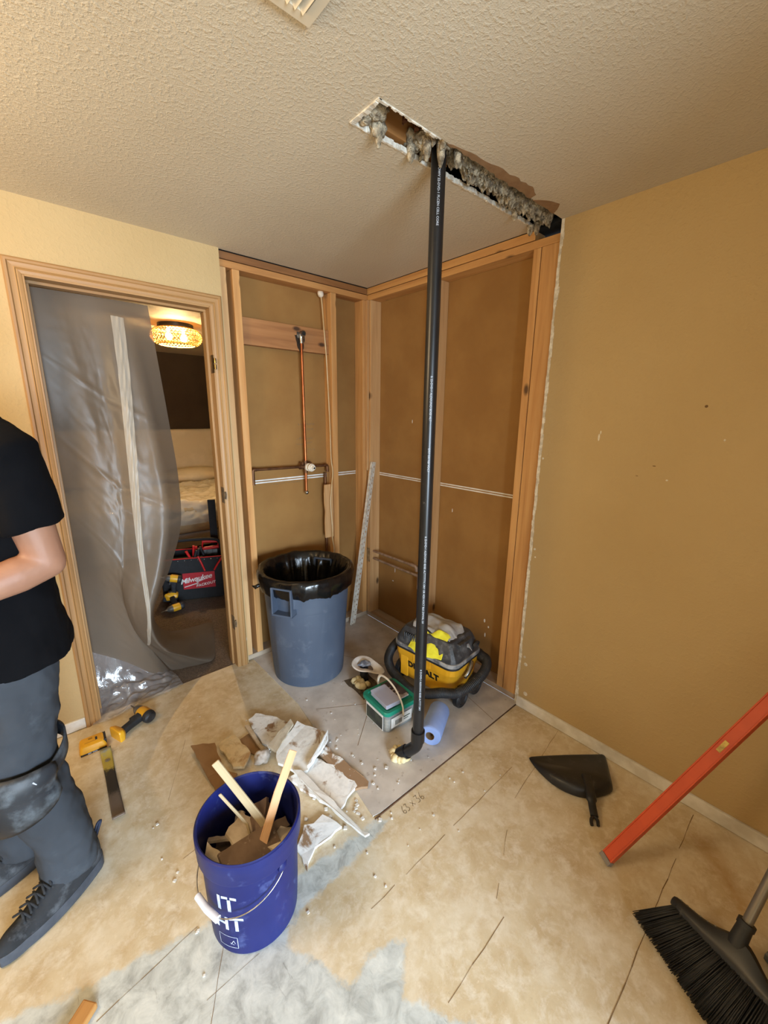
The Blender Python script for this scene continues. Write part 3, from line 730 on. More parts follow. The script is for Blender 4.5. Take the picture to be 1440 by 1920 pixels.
def bagfn(i, a, r, z):
    q = noise.noise(Vector((math.cos(a)*5, math.sin(a)*5, i*.35))); q2 = noise.noise(Vector((math.cos(a)*16, math.sin(a)*16, i*.5+5)))
    amp = [.004, .005, .007, .006, .005, .005, .006, .016, .028, .04, .05, .05, .0][i]
    dz = [.020*q+.012*q2, .006*q, .004*q, .003*q, .005*q, .005*q, .0, 0, 0, 0, .03*q, .04*q, 0][i]
    fold = amp*(q+.7*q2+.5*abs(math.sin(a*7+q*3))*(1 if i > 6 else 0))
    if i < 4: fold = abs(fold)*.8
    return r+ (fold if i < 6 else -abs(fold)), z+HB+dz
m.open_lathe(bagp, n, fn=bagfn); m.tube([(.262*math.cos(camdir-1.35), .262*math.sin(camdir-1.35), HB-.06), (.292*math.cos(camdir-1.38), .292*math.sin(camdir-1.38), HB-.078), (.31*math.cos(camdir-1.4), .31*math.sin(camdir-1.4), HB-.068)], [.01, .012, .001], 8)
lb = m.build('bin_liner', M_bag, bn, smooth=180); lb['label'] = 'black plastic liner folded over the rim'

# ------------------------------------------------------------------ wet/dry vacuum
vc = thing('wet_dry_vacuum', 'yellow and black wet-dry vacuum wrapped in its ribbed hose beside the wall', 'vacuum', (-.228, -.925, AZ), rz=.11)
M_lid = mat('dusty_black_lid', (44, 46, 50), (66, 68, 72), .5, 16, dust=(128, 128, 128), dscale=30, dlo=.5, dhi=.85)
m = MB(); loft(m, [(.105, .165, .05, .045), (.112, .175, .05, .05), (.128, .192, .052, .12), (.138, .204, .054, .19), (.141, .207, .055, .195), (.142, .208, .055, .248)], 6); m.box(-.145, -.137, -.06, .06, .19, .245); m.box(-.140, -.13, .10, .15, .07, .20)
m.build('tank', M_yel, vc, bevel=.003, smooth=30)
m = MB(); loft(m, [(.147, .213, .056, .245), (.149, .215, .056, .25), (.149, .215, .056, .266), (.146, .212, .055, .27)], 6); m.build('rim', mat('dusty_grey_rim', (92, 94, 98), (160, 160, 160), .6, 18), vc, smooth=30)
m = MB(); loft(m, [(.148, .214, .056, .237), (.1495, .2155, .056, .240), (.1495, .2155, .056, .249), (.147, .213, .055, .252)], 6); m.build('gasket', M_rub, vc, smooth=30)
m = MB(); loft(m, [(.142, .208, .05, .268), (.138, .204, .045, .29), (.118, .172, .03, .345), (.108, .155, .025, .365), (.07, .11, .02, .372)], 3); 
for k in range(7):
    m.box(-.140, -.118, .05+.013*k, .055+.013*k, .285, .34)
m.box(-.06, .06, -.19, -.14, .33, .352); m.box(-.05, .03, -.06, .06, .37, .385)
m.build('lid', M_lid, vc, bevel=.003, smooth=20)
m = MB(); T = Matrix.Translation((.08, -.197, .30)) @ Matrix.Rotation(PI/2+.3, 4, 'X'); m.lathe([(.03, 0), (.03, .012), (.024, .014), (.022, .004), (0, .004)], 24, T); m.build('hose_port', M_rub, vc, smooth=30)
for y in (.0, ):
    m = MB(); loft(m, [(.008, .03, .006, 0), (.008, .03, .006, .05)], 3, Matrix.Translation((-.152, -.005, .232))); m.cbox((-.158, -.005, .25), (.012, .04, .02)); m.build('latch', mat('grey_latch', (120, 122, 124), (86, 88, 90), .5, 30), vc, bevel=.003)
def letters_on_tank():
    m = MB(); vs, fs = TXT('DEWALT', .050, .0006, 0, .0028, 1.08)
    # face at x ~ -.135 slightly sloped; text reads along -y seen from -x
    def fn(x, y, z):
        zz = .150+y; t = (zz-.12)/.07; X = -(.128+.010*t)-.0012-z
        return (X, -.004-x, zz)
    m.add([fn(*v) for v in vs], fs); m.build('lettering', M_btxt, vc)
letters_on_tank()
for y in (-.205, .19):
    for x in (-.065, .085):
        m = MB(); sg = 1 if y > 0 else -1
        T = Matrix.Translation((x, y, .058)) @ Matrix.Rotation(PI/2*(-sg), 4, 'X')
        m.lathe([(.0, -.01), (.03, -.01), (.054, -.012), (.058, -.006), (.058, .018), (.052, .024), (.046, .020), (.040, .024), (.034, .018), (.028, .022), (.016, .018), (0, .02)], 28, T)
        m.build('wheel', M_rub, vc, smooth=30)
hose = bez([(.05, .225, .20), (.02, .262, .19), (-.06, .272, .16), (-.13, .255, .12), (-.168, .20, .085), (-.186, .11, .06), (-.2, .02, .052), (-.2, -.08, .082), (-.190, -.17, .128), (-.15, -.245, .145), (-.06, -.285, .178), (.05, -.285, .20), (.12, -.25, .215), (.125, -.20, .22)], 170)
P = []; 
for i in range(len(hose)-1):
    for t in (0, .25, .5, .75): P.append(hose[i].lerp(hose[i+1], t))
m = MB(); m.tube(P, [.0265 if (i//2) % 2 else .0238 for i in range(len(P))], 16); m.build('hose', M_rub, vc, smooth=180)
for cuff in ([(.03, .245, .195), (.09, .205, .215)], [(.12, -.245, .21), (.13, -.19, .225)]):
    m = MB(); m.tube(cuff, .0305, 16); m.build('hose_cuff', M_rub, vc, smooth=40)
m = MB(); m.tube(bez([(.02, -.215, .235), (.0, -.225, .22), (-.03, -.228, .195), (-.05, -.22, .17)], 12), .012, 10); m.build('cord_clip', M_chr, vc, smooth=180)

def drape(name, mtl, T, pts_fn, nu=34, nv=26, th=.004, smooth=180):
    m = MB(); m.grid(pts_fn, nu, nv, T); return m.build(name, mtl, smooth=smooth, solid=th, sub=1)
M_rag = mat('grey_rag', (168, 166, 164), (150, 148, 146), .9, 12, bmp=.3, bscale=220)
Tv = TM['wet_dry_vacuum']
def lidz(x, y):
    r = max(abs(x)/.142, abs(y)/.208); return .375 if r < .55 else .375-(r-.55)/.45*.095
def ragf(u, v):
    x = -.105+.20*u+.02*math.sin(v*5); y = .10-.29*v+.03*math.sin(u*4)
    w = 1-.55*max(0, v-.45)*1.6
    x = -.02+(x+.02)*w
    z = lidz(x, y)+.012+.022*math.exp(-((u-.45)/.16)**2)*(1-v*.6)+.012*noise.noise(Vector((u*5, v*5, 2)))+.016*max(0, noise.noise(Vector((u*3+9, v*4, 1))))
    return (x, y, z)
tag(drape('work_rag', M_rag, Tv, ragf), 'grey work rag draped over the top of the vacuum', 'rag')
M_ycl = mat('bright_yellow_cloth', (232, 226, 60), (214, 204, 40), .85, 14, bmp=.3, bscale=200)
def yclf(u, v):
    x = -.162+.085*v+.006*math.sin(u*9); y = .085-.215*u
    pinch = .5+.5*math.sin(u*PI)
    x = x-.012*math.sin(u*PI*1.5)
    z = lidz(max(-.142, x), y)+.012+.012*abs(noise.noise(Vector((u*4, v*3, 7))))+.016*math.sin(u*PI*2.2)**2*(v)
    if v < .3: z -= (.3-v)*.09*pinch
    return (x, y, z)
tag(drape('yellow_cloth', M_ycl, Tv, yclf, 34, 18), 'bright yellow cloth tucked under the grey rag on the vacuum', 'cloth')

# ------------------------------------------------------------------ drain stub with white collar, floor cut-out
m = MB(); m.prism(rag([(-.624, -.56), (-.467, -.592), (-.50, -.74), (-.64, -.77)], .006, .03, 4), AZ+.0002, AZ+.0010); m.build('floor_cutout', mat('dirt', (104, 88, 66), (66, 54, 40), .95, 50), kind='structure')
ds = thing('drain_stub', 'short black drain stub with a white plastic collar on top beside the bin', 'drain pipe', (-.525, -.625, AZ))
m = MB(); m.tube([(-.53, -.635, .0), (-.522, -.62, .082)], .025, 20); m.build('pipe', M_blk, ds, world=True, smooth=40)
m = MB(); cen = Vector((-.513, -.605))
def collar(i, a, r, z):
    k = 1+.85*max(0, math.cos(a-math.atan2(-.115, .065)))**8
    return r*k, z-.016*(k-1)
M_coll = mat('chalky_white_plastic', (240, 236, 230), (226, 218, 208), .55, 18)
m.open_lathe([(.034, .004), (.066, .008), (.072, .013), (.066, .018), (.044, .014), (.038, .010), (.034, .004)], 56, Matrix.Translation((cen.x, cen.y, .082)) @ Matrix.Rotation(.12, 4, 'X'), fn=collar); m.build('collar', M_coll, ds, world=True, smooth=40)
m = MB(); clump(m, (cen.x, cen.y, .096), (.036, .036, .013), 6, 36, 18, 26, .5); tag(m.build('crumpled_plug', mat('crumpled_film', (112, 124, 146), (190, 198, 212), .35, 40, bmp=.6, bscale=70, bdist=.01), smooth=50), 'crumpled blue-grey plastic wad stuffed into the white drain collar', 'plug')
m = MB(); rnd = random.Random(9)
for i in range(10): clump(m, (-.60+.055*rnd.random(), -.70+.10*rnd.random(), AZ+.012+.012*rnd.random()), (rnd.uniform(.013, .022),)*3, i+20, 12, 8, 24, .5)
tag(m.build('spray_foam', M_foam, smooth=180), 'cream spray foam lumps around the short drain stub', 'foam')

# ------------------------------------------------------------------ screw tub
tb = thing('screw_tub', 'clear square plastic tub with green lid and white carry handle', 'tub', (-.615, -.955, AZ), rz=-.06)
def clearmat(name, col, alpha, rough=.15):
    m, nt, b = newmat(name); b.inputs['Base Color'].default_value = (*lin(col), 1); b.inputs['Roughness'].default_value = rough
    b.inputs['Alpha'].default_value = alpha; return m
M_clear = clearmat('clear_tub_plastic', (200, 206, 204), .35); M_clear2 = clearmat('clear_box_plastic', (196, 194, 212), .55, .25)
m = MB(); loft(m, [(.085, .085, .02, .0), (.088, .088, .02, .004), (.098, .098, .022, .118)], 5, caps=(True, False)); m.build('tub', M_clear, tb, smooth=30)
m = MB(); loft(m, [(.082, .082, .018, .003), (.088, .088, .018, .075)], 4); m.build('contents', mat('screws', (118, 104, 86), (150, 138, 118), .6, 60, bmp=.6, bscale=120), tb)
M_grn = mat('green_lid', (20, 128, 104), (16, 116, 94), .35, 5)
m = MB(); loft(m, [(.104, .104, .026, .108), (.108, .108, .028, .112), (.108, .108, .028, .126), (.104, .104, .026, .131), (.088, .088, .020, .130), (.085, .085, .018, .124), (.02, .02, .01, .1238)], 6); m.build('lid', M_grn, tb, smooth=35)
hs = bez([(.012, .103, .095), (.006, .112, .14), (.0, .085, .196), (-.005, .02, .215), (-.006, -.05, .196), (-.005, -.10, .145), (-.004, -.113, .085)], 40)
m = MB(); m.tube(hs, [(.0075, .0038)]*len(hs), 12); m.build('carry_handle', M_cream, tb, smooth=180)
m = MB(); m.box(-.070, .062, -.1, -.0985, .03, .085, Matrix.Identity(4)); m.box(-.1, -.0985, -.07, .07, .012, .10)
lb = m.build('paper_label', M_white, tb); lb['label'] = 'white printed paper label'
m = MB(); rnd = random.Random(6); x = -.045
while x < -.005: w = rnd.uniform(.0012, .003); m.box(x, x+w, -.1006, -.1, .040, .066); x += w+rnd.uniform(.001, .0025)
m.box(.01, .05, -.1006, -.1, .058, .064); m.box(.01, .04, -.1006, -.1, .046, .050); m.box(-.1006, -.1, -.066, .066, .016, .086); m.build('label_print', mat('dark_print', (44, 46, 44), (72, 82, 66), .6, 12), tb)
sb = thing('parts_organizer', 'small clear lidded box of parts lying on the green tub lid', 'box', (-.655, -.965, AZ+.131), rz=-.10)
m = MB(); loft(m, [(.042, .068, .006, .0), (.044, .070, .006, .003), (.044, .070, .006, .020), (.046, .072, .006, .021), (.046, .072, .006, .026)], 3, caps=(True, True)); m.build('box', M_clear2, sb, bevel=.001)
m = MB(); rnd = random.Random(7)
for i in range(9):
    x, y = rnd.uniform(-.033, .033), rnd.uniform(-.055, .055); a = rnd.uniform(0, PI)
    m.tube([(x, y, .007), (x+.014*math.cos(a), y+.014*math.sin(a), .008)], .003, 6)
m.box(-.002, -.001, -.066, .066, .003, .018); m.build('parts', mat('grey_parts', (104, 98, 104), None, .5), sb)
pk = thing('parts_packet', 'dark printed blister packet on the green tub lid under the handle', 'packet', (-.57, -.94, AZ+.1315), rz=-.06)
m = MB(); m.box(-.038, .038, -.07, .07, .0, .006); m.build('card', mat('dark_card', (44, 38, 44), (70, 60, 66), .4, 22), pk, bevel=.001)
m = MB(); rnd = random.Random(12)
for i in range(5): m.box(-.034, -.034+rnd.uniform(.02, .05), -.06+.026*i, -.053+.026*i, .006, .0068)
m.box(-.03, .03, -.078, -.060, .0, .0069); m.build('print', mat('pale_print', (170, 158, 150), (128, 116, 112), .5, 60), pk)

# ------------------------------------------------------------------ blue shop towel roll
a, b = Vector((-.598, -1.222, AZ+.052)), Vector((-.425, -1.132, AZ+.052)); L = (b-a).length
tr = thing('shop_towel_roll', 'roll of pale blue shop towels lying beside the drain pipe', 'paper roll', (a.x, a.y, AZ), rz=math.atan2(b.y-a.y, b.x-a.x))
M_tow = mat('blue_towel', (142, 164, 214), (128, 150, 202), .9, 6, bmp=.3, bscale=180)
T = Matrix.Translation((0, 0, .052)) @ Matrix.Rotation(PI/2, 4, 'Y')
m = MB(); m.open_lathe([(.021, .0), (.048, .0), (.051, .004), (.052, .012), (.052, L-.01), (.049, L), (.021, L), (.021, .0)], 48, T, fn=lambda i, a_, r, z: (r*(1+.012*math.sin(3*a_+1)), z)); m.build('towel', M_tow, tr, smooth=40)
m = MB(); m.open_lathe([(.021, -.001), (.0195, -.001), (.0195, L), (.021, L)], 32, T); m.build('cardboard_core', mat('cardboard', (116, 92, 66), None, .9), tr, smooth=40)
m = MB(); m.grid(lambda u, v: (.02+v*(L-.03), .046+.02*u, .014-.012*u), 4, 6); m.build('loose_sheet', M_tow, tr, solid=.0012)

# ------------------------------------------------------------------ dustpan
dpn = thing('dustpan', 'black plastic dustpan lying face down near the white baseboard', 'dustpan', (-.20, -1.76, 0))
lip0, lip1 = Vector((-.300, -1.566)), Vector((-.008, -1.797))
out = [(-.299, -1.565), (-.285, -1.575), (-.169, -1.660), (-.020, -1.784), (-.012, -1.790), (-.016, -1.800), (-.180, -1.892), (-.194, -1.897), (-.232, -1.886), (-.268, -1.868), (-.300, -1.850), (-.330, -1.815), (-.352, -1.768), (-.360, -1.71), (-.342, -1.638), (-.315, -1.585)]
cx = sum(p[0] for p in out)/len(out); cy = sum(p[1] for p in out)/len(out)
def ring(s, z, sh=(0, 0)): return [(cx+(x-cx)*s+sh[0], cy+(y-cy)*s+sh[1], z) for x, y in out]
ln = (lip1-lip0).normalized(); bk = Vector((-ln.y, ln.x)); bk = bk if bk.dot(Vector((-1, -1))) > 0 else -bk
def hz_(p, base, top):
    d = (Vector((p[0], p[1]))-lip0).dot(bk); return base+(top-base)*max(0, min(1, (d-.055)/.05))
vs = []; k = len(out)
for s_, z0, z1 in ((1.0, .001, .001), (1.0, .004, .006), (.975, .010, .030), (.90, .0125, .047), (.74, .013, .050), (.3, .014, .046)):
    vs += [(x, y, hz_((x, y), z0, z1)) for x, y, _ in ring(s_, 0)]
fs = [(i*k+j, i*k+(j+1) % k, (i+1)*k+(j+1) % k, (i+1)*k+j) for i in range(5) for j in range(k)]+[tuple(5*k+j for j in range(k)), tuple(range(k-1, -1, -1))]
m = MB(); m.add(vs, fs)
m.build('pan', M_blk2, dpn, world=True, sub=1, smooth=60)
m = MB(); m.tube(bez([(-.24, -1.80, .046), (-.305, -1.845, .040), (-.345, -1.872, .024), (-.375, -1.893, .016)], 20), [(.020, .012)]*10+[(.015, .010)]*11, 14)
m.tube(bez([(-.372, -1.891, .014), (-.388, -1.888, .012), (-.402, -1.893, .010), (-.412, -1.900, .009)], 8), .0065, 8); m.tube(bez([(-.372, -1.895, .014), (-.380, -1.908, .012), (-.389, -1.913, .010), (-.396, -1.917, .009)], 8), .0065, 8)
m.build('handle', M_blk2, dpn, world=True, smooth=50)

# ------------------------------------------------------------------ orange level leaning against the tan wall
A, B = Vector((-.512, -1.985, .012)), Vector((-.028, -2.440, 1.055)); ax = (B-A).normalized(); L = (B-A).length
vw = (A*.6+B*.4-Vector((-1.858, -2.307, 1.545))).normalized(); wd = ax.cross(vw).normalized(); nn = wd.cross(ax).normalized()
wd = (wd*math.cos(.35)+nn*math.sin(.35)).normalized(); nn = ax.cross(wd).normalized()
R3 = Matrix((wd, nn, ax)).transposed()
lv = thing('spirit_level', 'long orange spirit level leaning against the tan wall at right', 'level', A, rot=R3.to_euler())
M_org = mat('orange_metal', (200, 78, 40), (186, 70, 36), .45, 6)
m = MB(); m.box(-.018, .018, -.008, .008, .018, L-.018); m.box(-.020, -.015, -.011, .011, .018, L-.018); m.box(.015, .020, -.011, .011, .018, L-.018); m.build('frame', M_org, lv, bevel=.0015)
M_gcap = mat('grey_cap', (128, 120, 112), None, .6)
for z0 in (0, L-.018):
    m = MB(); m.box(-.021, .021, -.0118, .0118, z0, z0+.018); m.build('end_cap', M_gcap, lv, bevel=.002)
M_vial = mat('yellow_vial', (206, 178, 92), (150, 126, 70), .25, 40)
for z in (.585, L-.22):
    m = MB(); m.box(-.007, .007, -.0095, .0095, z-.022, z+.022); m.tube([(.0, -.008, z-.018), (.0, -.008, z+.018)], .005, 12); v_ = m.build('vial', M_vial, lv, bevel=.001)
    m = MB(); m.box(-.007, .007, -.0136, -.0128, z-.006, z-.0045); m.box(-.007, .007, -.0136, -.0128, z+.0045, z+.006); m.build('vial_line', M_btxt, v_)

# ------------------------------------------------------------------ broom
bt1, bt2 = Vector((-.598, -2.111, .001)), Vector((-.775, -2.425, .001))
bb1, bb2 = Vector((-.560, -2.196, .112)), Vector((-.655, -2.455, .125))
br_ = thing('broom', 'black push-style broom with long bristles and grey metal handle leaning at right', 'broom', ((bt1+bt2)/2))
m = MB(); rnd = random.Random(21)
for i in range(1100):
    u = rnd.random(); row = rnd.uniform(-1, 1)
    off = (bb2-bb1).cross(bt1-bb1).normalized()*row
    r0 = bb1.lerp(bb2, .03+.94*u)+off*.016; r1 = bt1.lerp(bt2, max(0, min(1, u+rnd.uniform(-.012, .012))))+off*.024+Vector((0, 0, rnd.uniform(0, .006)))
    r1.z = max(.001, r1.z)
    md = r0.lerp(r1, .5)+Vector((0, 0, rnd.uniform(-.003, .005)))
    m.tube([r0, md, r1], [rnd.uniform(.0016, .0026), rnd.uniform(.0016, .0024), .0012], 4)
M_bri = mat('black_bristle', (30, 31, 36), (20, 21, 24), .6, 40)
tag(m.build('bristles', M_bri, br_, world=True, smooth=180), kind='stuff')
m = MB()
hd0 = Vector((-.600, -2.345, .135))
ux = (bb2-bb1).normalized(); upv = ((bb1+bb2)/2-(bt1+bt2)/2); upv = (upv-ux*upv.dot(ux)).normalized(); th = ux.cross(upv).normalized(); Lb = (bb2-bb1).length
R3 = Matrix((ux, th, upv)).transposed().to_4x4(); R3.translation = bb1
vs = []; K = 15
prof_h = [.012+.040*math.exp(-((i/(K-1)-.56)/.17)**2)+.014*math.sin(PI*i/(K-1)) for i in range(K)]
for i in range(K):
    x = -.012+(Lb+.024)*i/(K-1); w = .022*math.sqrt(max(.1, 1-(2*i/(K-1)-1)**6))
    h = prof_h[i]; vs += [(x, -w, -.02), (x, w, -.02), (x, w, .002), (x, w*.5, h), (x, -w*.5, h), (x, -w, .002)]
fs = [(i*6+j, i*6+(j+1) % 6, (i+1)*6+(j+1) % 6, (i+1)*6+j) for i in range(K-1) for j in range(6)]+[tuple(range(5, -1, -1)), tuple((K-1)*6+j for j in range(6))]
m.add(vs, fs, R3); m.build('head', M_blk2, br_, world=True, smooth=45, sub=1)
m = MB()
for i in range(6):
    hx = .010+.017*i; q = min(K-1, max(0, (hx+.012)/(Lb+.024)*(K-1))); hh = prof_h[int(q)]+(prof_h[min(K-1, int(q)+1)]-prof_h[int(q)])*(q-int(q))
    m = MB(); m.ball((hx, 0, hh-.001), (.0034, .0034, .002), 8, 6, R3); m.build('rivet', M_chr, br_, world=True, smooth=180)
h0 = R3 @ Vector((Lb*.52, 0, .045)); h1 = Vector((-.035, -2.50, 1.16)); hd = (h1-h0).normalized()
m = MB(); m.tube([h0-hd*.01, h0+hd*.05], [.021, .018], 16); m.tube([h0+hd*.046, h0+hd*.06], .0205, 16); m.build('socket', M_rub, br_, world=True, smooth=40)
m = MB(); m.tube([h0+hd*.03, h1], .0122, 16); m.build('handle', mat('grey_metal_pole', (128, 122, 116), None, .35, metal=.6), br_, world=True, smooth=40)

# ------------------------------------------------------------------ cordless driver, battery, pry bar, stick
def driver(name, label, loc, rot, group=None, battery=False, s=1):
    t = thing(name, label, 'power tool', loc, rot=rot, group=group)
    # local: head along +y (nose forward), handle along -z, lying plane handled by rot
    m = MB(); T = Matrix.Rotation(-PI/2, 4, 'X')
    m.lathe([(.0, -.062), (.022, -.060), (.027, -.05), (.029, -.03), (.029, .01), (.026, .02)], 24, T, 1, 1.05); m.cbox((0, -.012, .024), (.026, .05, .012)); m.build('motor_housing', M_yel, t, bevel=.002, smooth=35)
    m = MB(); m.lathe([(.027, .012), (.027, .02), (.024, .038), (.018, .052), (.013, .056), (.012, .06), (.0, .06)], 24, T); m.build('nose', mat('grey_nose', (112, 106, 98), (90, 86, 80), .5, 30, metal=.3), t, smooth=35)
    m = MB(); m.tube([(0, .058, 0), (0, .07, 0)], .0075, 12); m.tube([(0, .07, 0), (0, .10, 0)], [.0038, .003], 6); m.build('bit', M_chr, t, smooth=40)
    m = MB(); m.lathe([(.0, -.070), (.020, -.069), (.028, -.062), (.0305, -.052), (.0305, -.040), (.028, -.036)], 24, T, 1, 1.05); 
    m.build('rear_cap', M_rub, t, smooth=35)
    m = MB(); loft(m, [(.0155, .019, .012, -.135, 0, -.030), (.016, .020, .012, -.12, 0, -.027), (.0165, .019, .012, -.08, 0, -.021), (.018, .022, .013, -.04, 0, -.016), (.02, .026, .014, -.015, 0, -.012)], 5); m.build('grip', M_rub, t, smooth=50)
    m = MB(); m.cbox((0, .012, -.045), (.012, .016, .03)); m.build('trigger', M_blk2, t, bevel=.003)
    m = MB(); loft(m, [(.032, .040, .012, -.152, 0, -.022), (.034, .042, .012, -.146, 0, -.022), (.030, .036, .012, -.130, 0, -.025), (.018, .022, .012, -.118, 0, -.027)], 4); m.build('foot', M_yel, t, bevel=.001, smooth=40)
    m = MB(); m.box(.030, .046, -.045, -.015, -.145, -.142); m.box(.043, .046, -.045, -.015, -.160, -.142); m.build('belt_hook', M_chr, t, bevel=.001)
    if battery:
        m = MB(); loft(m, [(.034, .05, .008, -.196, 0, -.012), (.036, .052, .008, -.190, 0, -.012), (.036, .052, .008, -.153, 0, -.012)], 3); m.build('battery', M_rub, t, bevel=.002)
    return t
def basis(x, y, z): return Matrix((Vector(x).normalized(), Vector(y).normalized(), Vector(z).normalized())).transposed().to_euler()
# lies on its side: nose direction f, grip direction g (both level)
f = Vector((-.36, .93, .04)).normalized(); g = Vector((-.93, -.36, -.06)); g = (g-f*g.dot(f)).normalized()
Z_ = -g; X_ = f.cross(Z_)
driver('impact_driver', 'yellow and black cordless driver lying on the floor beside the loose battery', (-1.590, -.135, .034), basis(X_, f, Z_))
bt = thing('battery_pack', 'loose yellow battery pack on the floor by the baseboard', 'battery', (-1.812, -.198, 0), rz=-.03)
m = MB(); loft(m, [(.050, .037, .008, .0), (.053, .040, .010, .004), (.053, .040, .010, .012), (.050, .037, .012, .03), (.046, .034, .012, .042), (.04, .028, .01, .045)], 4); m.build('case', M_yel, bt, smooth=35)
m = MB(); m.box(.036, .0535, -.03, .03, .020, .043); m.box(.012, .02, -.01, .012, .0448, .0462); m.build('terminal_block', M_blk2, bt, bevel=.002)
m = MB(); m.box(-.05, .05, -.0405, -.036, .004, .013); lt = m.build('label_strip', M_btxt, bt, bevel=.0005)
m = MB(); m.add([(v[0]-.005, -.0408-v[2], .0085+v[1]) for v in TXT('20V  MAX', .0085)[0]], TXT('20V  MAX', .0085)[1]); m.build('lettering', M_wtxt, bt)
m = MB(); m.box(-.03, .014, -.012, -.010, .0448, .0456); m.box(-.014, .002, .008, .018, .0448, .0454); m.build('embossed_mark', mat('dark_yellow', (150, 106, 20), None, .5), bt)
pb = thing('pry_bar', 'flat worn pry bar, yellow at one end, on the floor by the worker', 'pry bar', (-1.778, -.47, 0), rz=-.03)
def pbf(u, v):
    y = .205-.42*v; w = .019+.004*abs(v-.45)*1.4
    z = .004+.018*max(0, (.14-v)/.14)**1.5+.012*max(0, (v-.82)/.18)**2
    return ((u-.5)*2*w, y, z)
def pry_material():
    m, nt, b = newmat('worn_pry_bar'); v = coords(nt); b.inputs['Roughness'].default_value = .55; b.inputs['Metallic'].default_value = .2
    sep = nt.nodes.new('ShaderNodeSeparateXYZ'); nt.links.new(v, sep.inputs[0])
    ad = N(nt, 'ShaderNodeMath', operation='MULTIPLY_ADD'); nt.links.new(noi(nt, v, 60, 5, .7), ad.inputs[0]); ad.inputs[1].default_value = .10; nt.links.new(sep.outputs[1], ad.inputs[2])
    mr = N(nt, 'ShaderNodeMapRange'); nt.links.new(ad.outputs[0], mr.inputs[0]); mr.inputs[1].default_value = -.215; mr.inputs[2].default_value = .265
    nt.links.new(ramp(nt, mr.outputs[0], [(.0, lin((118, 100, 84))), (.36, lin((96, 84, 74))), (.44, lin((38, 35, 32))), (.68, lin((46, 42, 38))), (.74, lin((176, 156, 66))), (.92, lin((168, 150, 70))), (.97, lin((130, 134, 130)))]), b.inputs['Base Color']); return m
m = MB(); m.grid(pbf, 7, 30); m.build('bar', pry_material(), pb, smooth=40, solid=.006)
m = MB(); T = Matrix.Translation((0, .135, .0085)); m.lathe([(.010, 0), (.009, .001), (.0, .0008)], 16, T); m.build('nail_slot', M_chr, pb, smooth=30)
m = MB(); m.box(-.020, .020, -.0, .012, -.012, .012)
ws = thing('wooden_stick', 'end of a tan wooden stick on the floor in front of the boots', 'stick', (-1.935, -1.235, 0), rz=math.atan2(-.165, -.20))
m = MB(); m.box(0, .32, -.021, .021, .002, .022); m.build('stick', wood('stick_wood', 'x', (186, 136, 76), (160, 108, 56), None, .5, 30, False), ws, bevel=.004)

# ------------------------------------------------------------------ bucket
kx, ky = -1.503, -1.297
bk_ = thing('bucket', 'dark blue plastic bucket filled with wood and drywall scraps', 'bucket', (kx, ky, 0))
M_buc = mat('blue_bucket_plastic', (19, 26, 82), (23, 32, 92), .45, 5, spec=.35, dust=(92, 104, 152), dscale=17, dlo=.58, dhi=.9)
HK = .366
m = MB(); m.lathe([(.115, .004), (.126, .0), (.131, .006), (.136, .10), (.1405, .27), (.1405, .285), (.150, .290), (.1515, .296), (.1515, .325), (.1535, .330), (.1535, .362), (.1515, HK-.003), (.1485, HK), (.1445, HK-.004), (.1425, .33), (.135, .20), (.125, .012), (.0, .012)], 72); m.build('shell', M_buc, bk_, smooth=35)
va = math.atan2(-2.307-ky, -1.858-kx)             # azimuth towards the viewer's side
left = -1                                          # clockwise side
ga = va-.98; Rb = .146
m = MB(); W3 = []
for i in range(41):
    t = PI*i/40; a = ga-PI/2+t
    r = .150+.010*math.sin(t); W3.append((r*math.cos(a), r*math.sin(a), .272-.094*math.sin(t)**.8))
m.tube(W3, .0019, 8); m.build('bail_wire', M_chr, bk_, smooth=180)
m = MB(); G = [Vector(p) for p in W3[16:25]]; m.tube([p+Vector((math.cos(ga), math.sin(ga), 0))*.003 for p in (G[0], G[0].lerp(G[-1], .5)+(G[4]-G[0].lerp(G[-1], .5))*.35, G[-1])], .0098, 14); m.build('bail_grip', mat('white_grip', (214, 214, 220), None, .5), bk_, smooth=40)
for s_ in (-1, 1):
    a = ga+s_*PI/2; m = MB(); T = Matrix.Translation((.140*math.cos(a), .140*math.sin(a), .272)) @ Matrix.Rotation(a, 4, 'Z') @ Matrix.Rotation(PI/2, 4, 'Y'); m.lathe([(.016, 0), (.016, .006), (.008, .012), (0, .012)], 16, T); m.build('bail_ear', M_buc, bk_, smooth=40)
m = MB()
def on_bucket(x, y, z, a0, zc):
    zz = zc+y; r = (.131+.005*zz/.10 if zz < .1 else .136+.0045*(zz-.1)/.17)+.0012+z
    a = a0+x/r; return (r*math.cos(a), r*math.sin(a), zz)
for body, zc, sz in (('IT', .205, .074), ('HT', .128, .068)):
    vs, fs = TXT(body, sz, .0004, 0, .0012, 1.02); m.add([on_bucket(*v, va-.60, zc) for v in vs], fs)
m.build('lettering', M_wtxt, bk_)
m = MB()
def seg2(m, x0, y0, x1, y1, w):
    n = 6; dx, dy = x1-x0, y1-y0; l = math.hypot(dx, dy); px_, py_ = -dy/l*w/2, dx/l*w/2
    P = []
    for i in range(n+1): P.append((x0+dx*i/n, y0+dy*i/n))
    vs = [on_bucket(x+px_, y+py_, 0, va-.66, .055) for x, y in P]+[on_bucket(x-px_, y-py_, 0, va-.66, .055) for x, y in P]
    m.add(vs, [(i, n+1+i, n+2+i, i+1) for i in range(n)])
for a_ in ((-.03, .022, .03, .022), (.03, .022, .03, -.022), (.03, -.022, -.03, -.022), (-.03, -.022, -.03, .022), (.008, -.01, .018, .008), (.018, .008, .022, -.004), (.006, -.004, .018, -.010)): seg2(m, *a_, .0014)
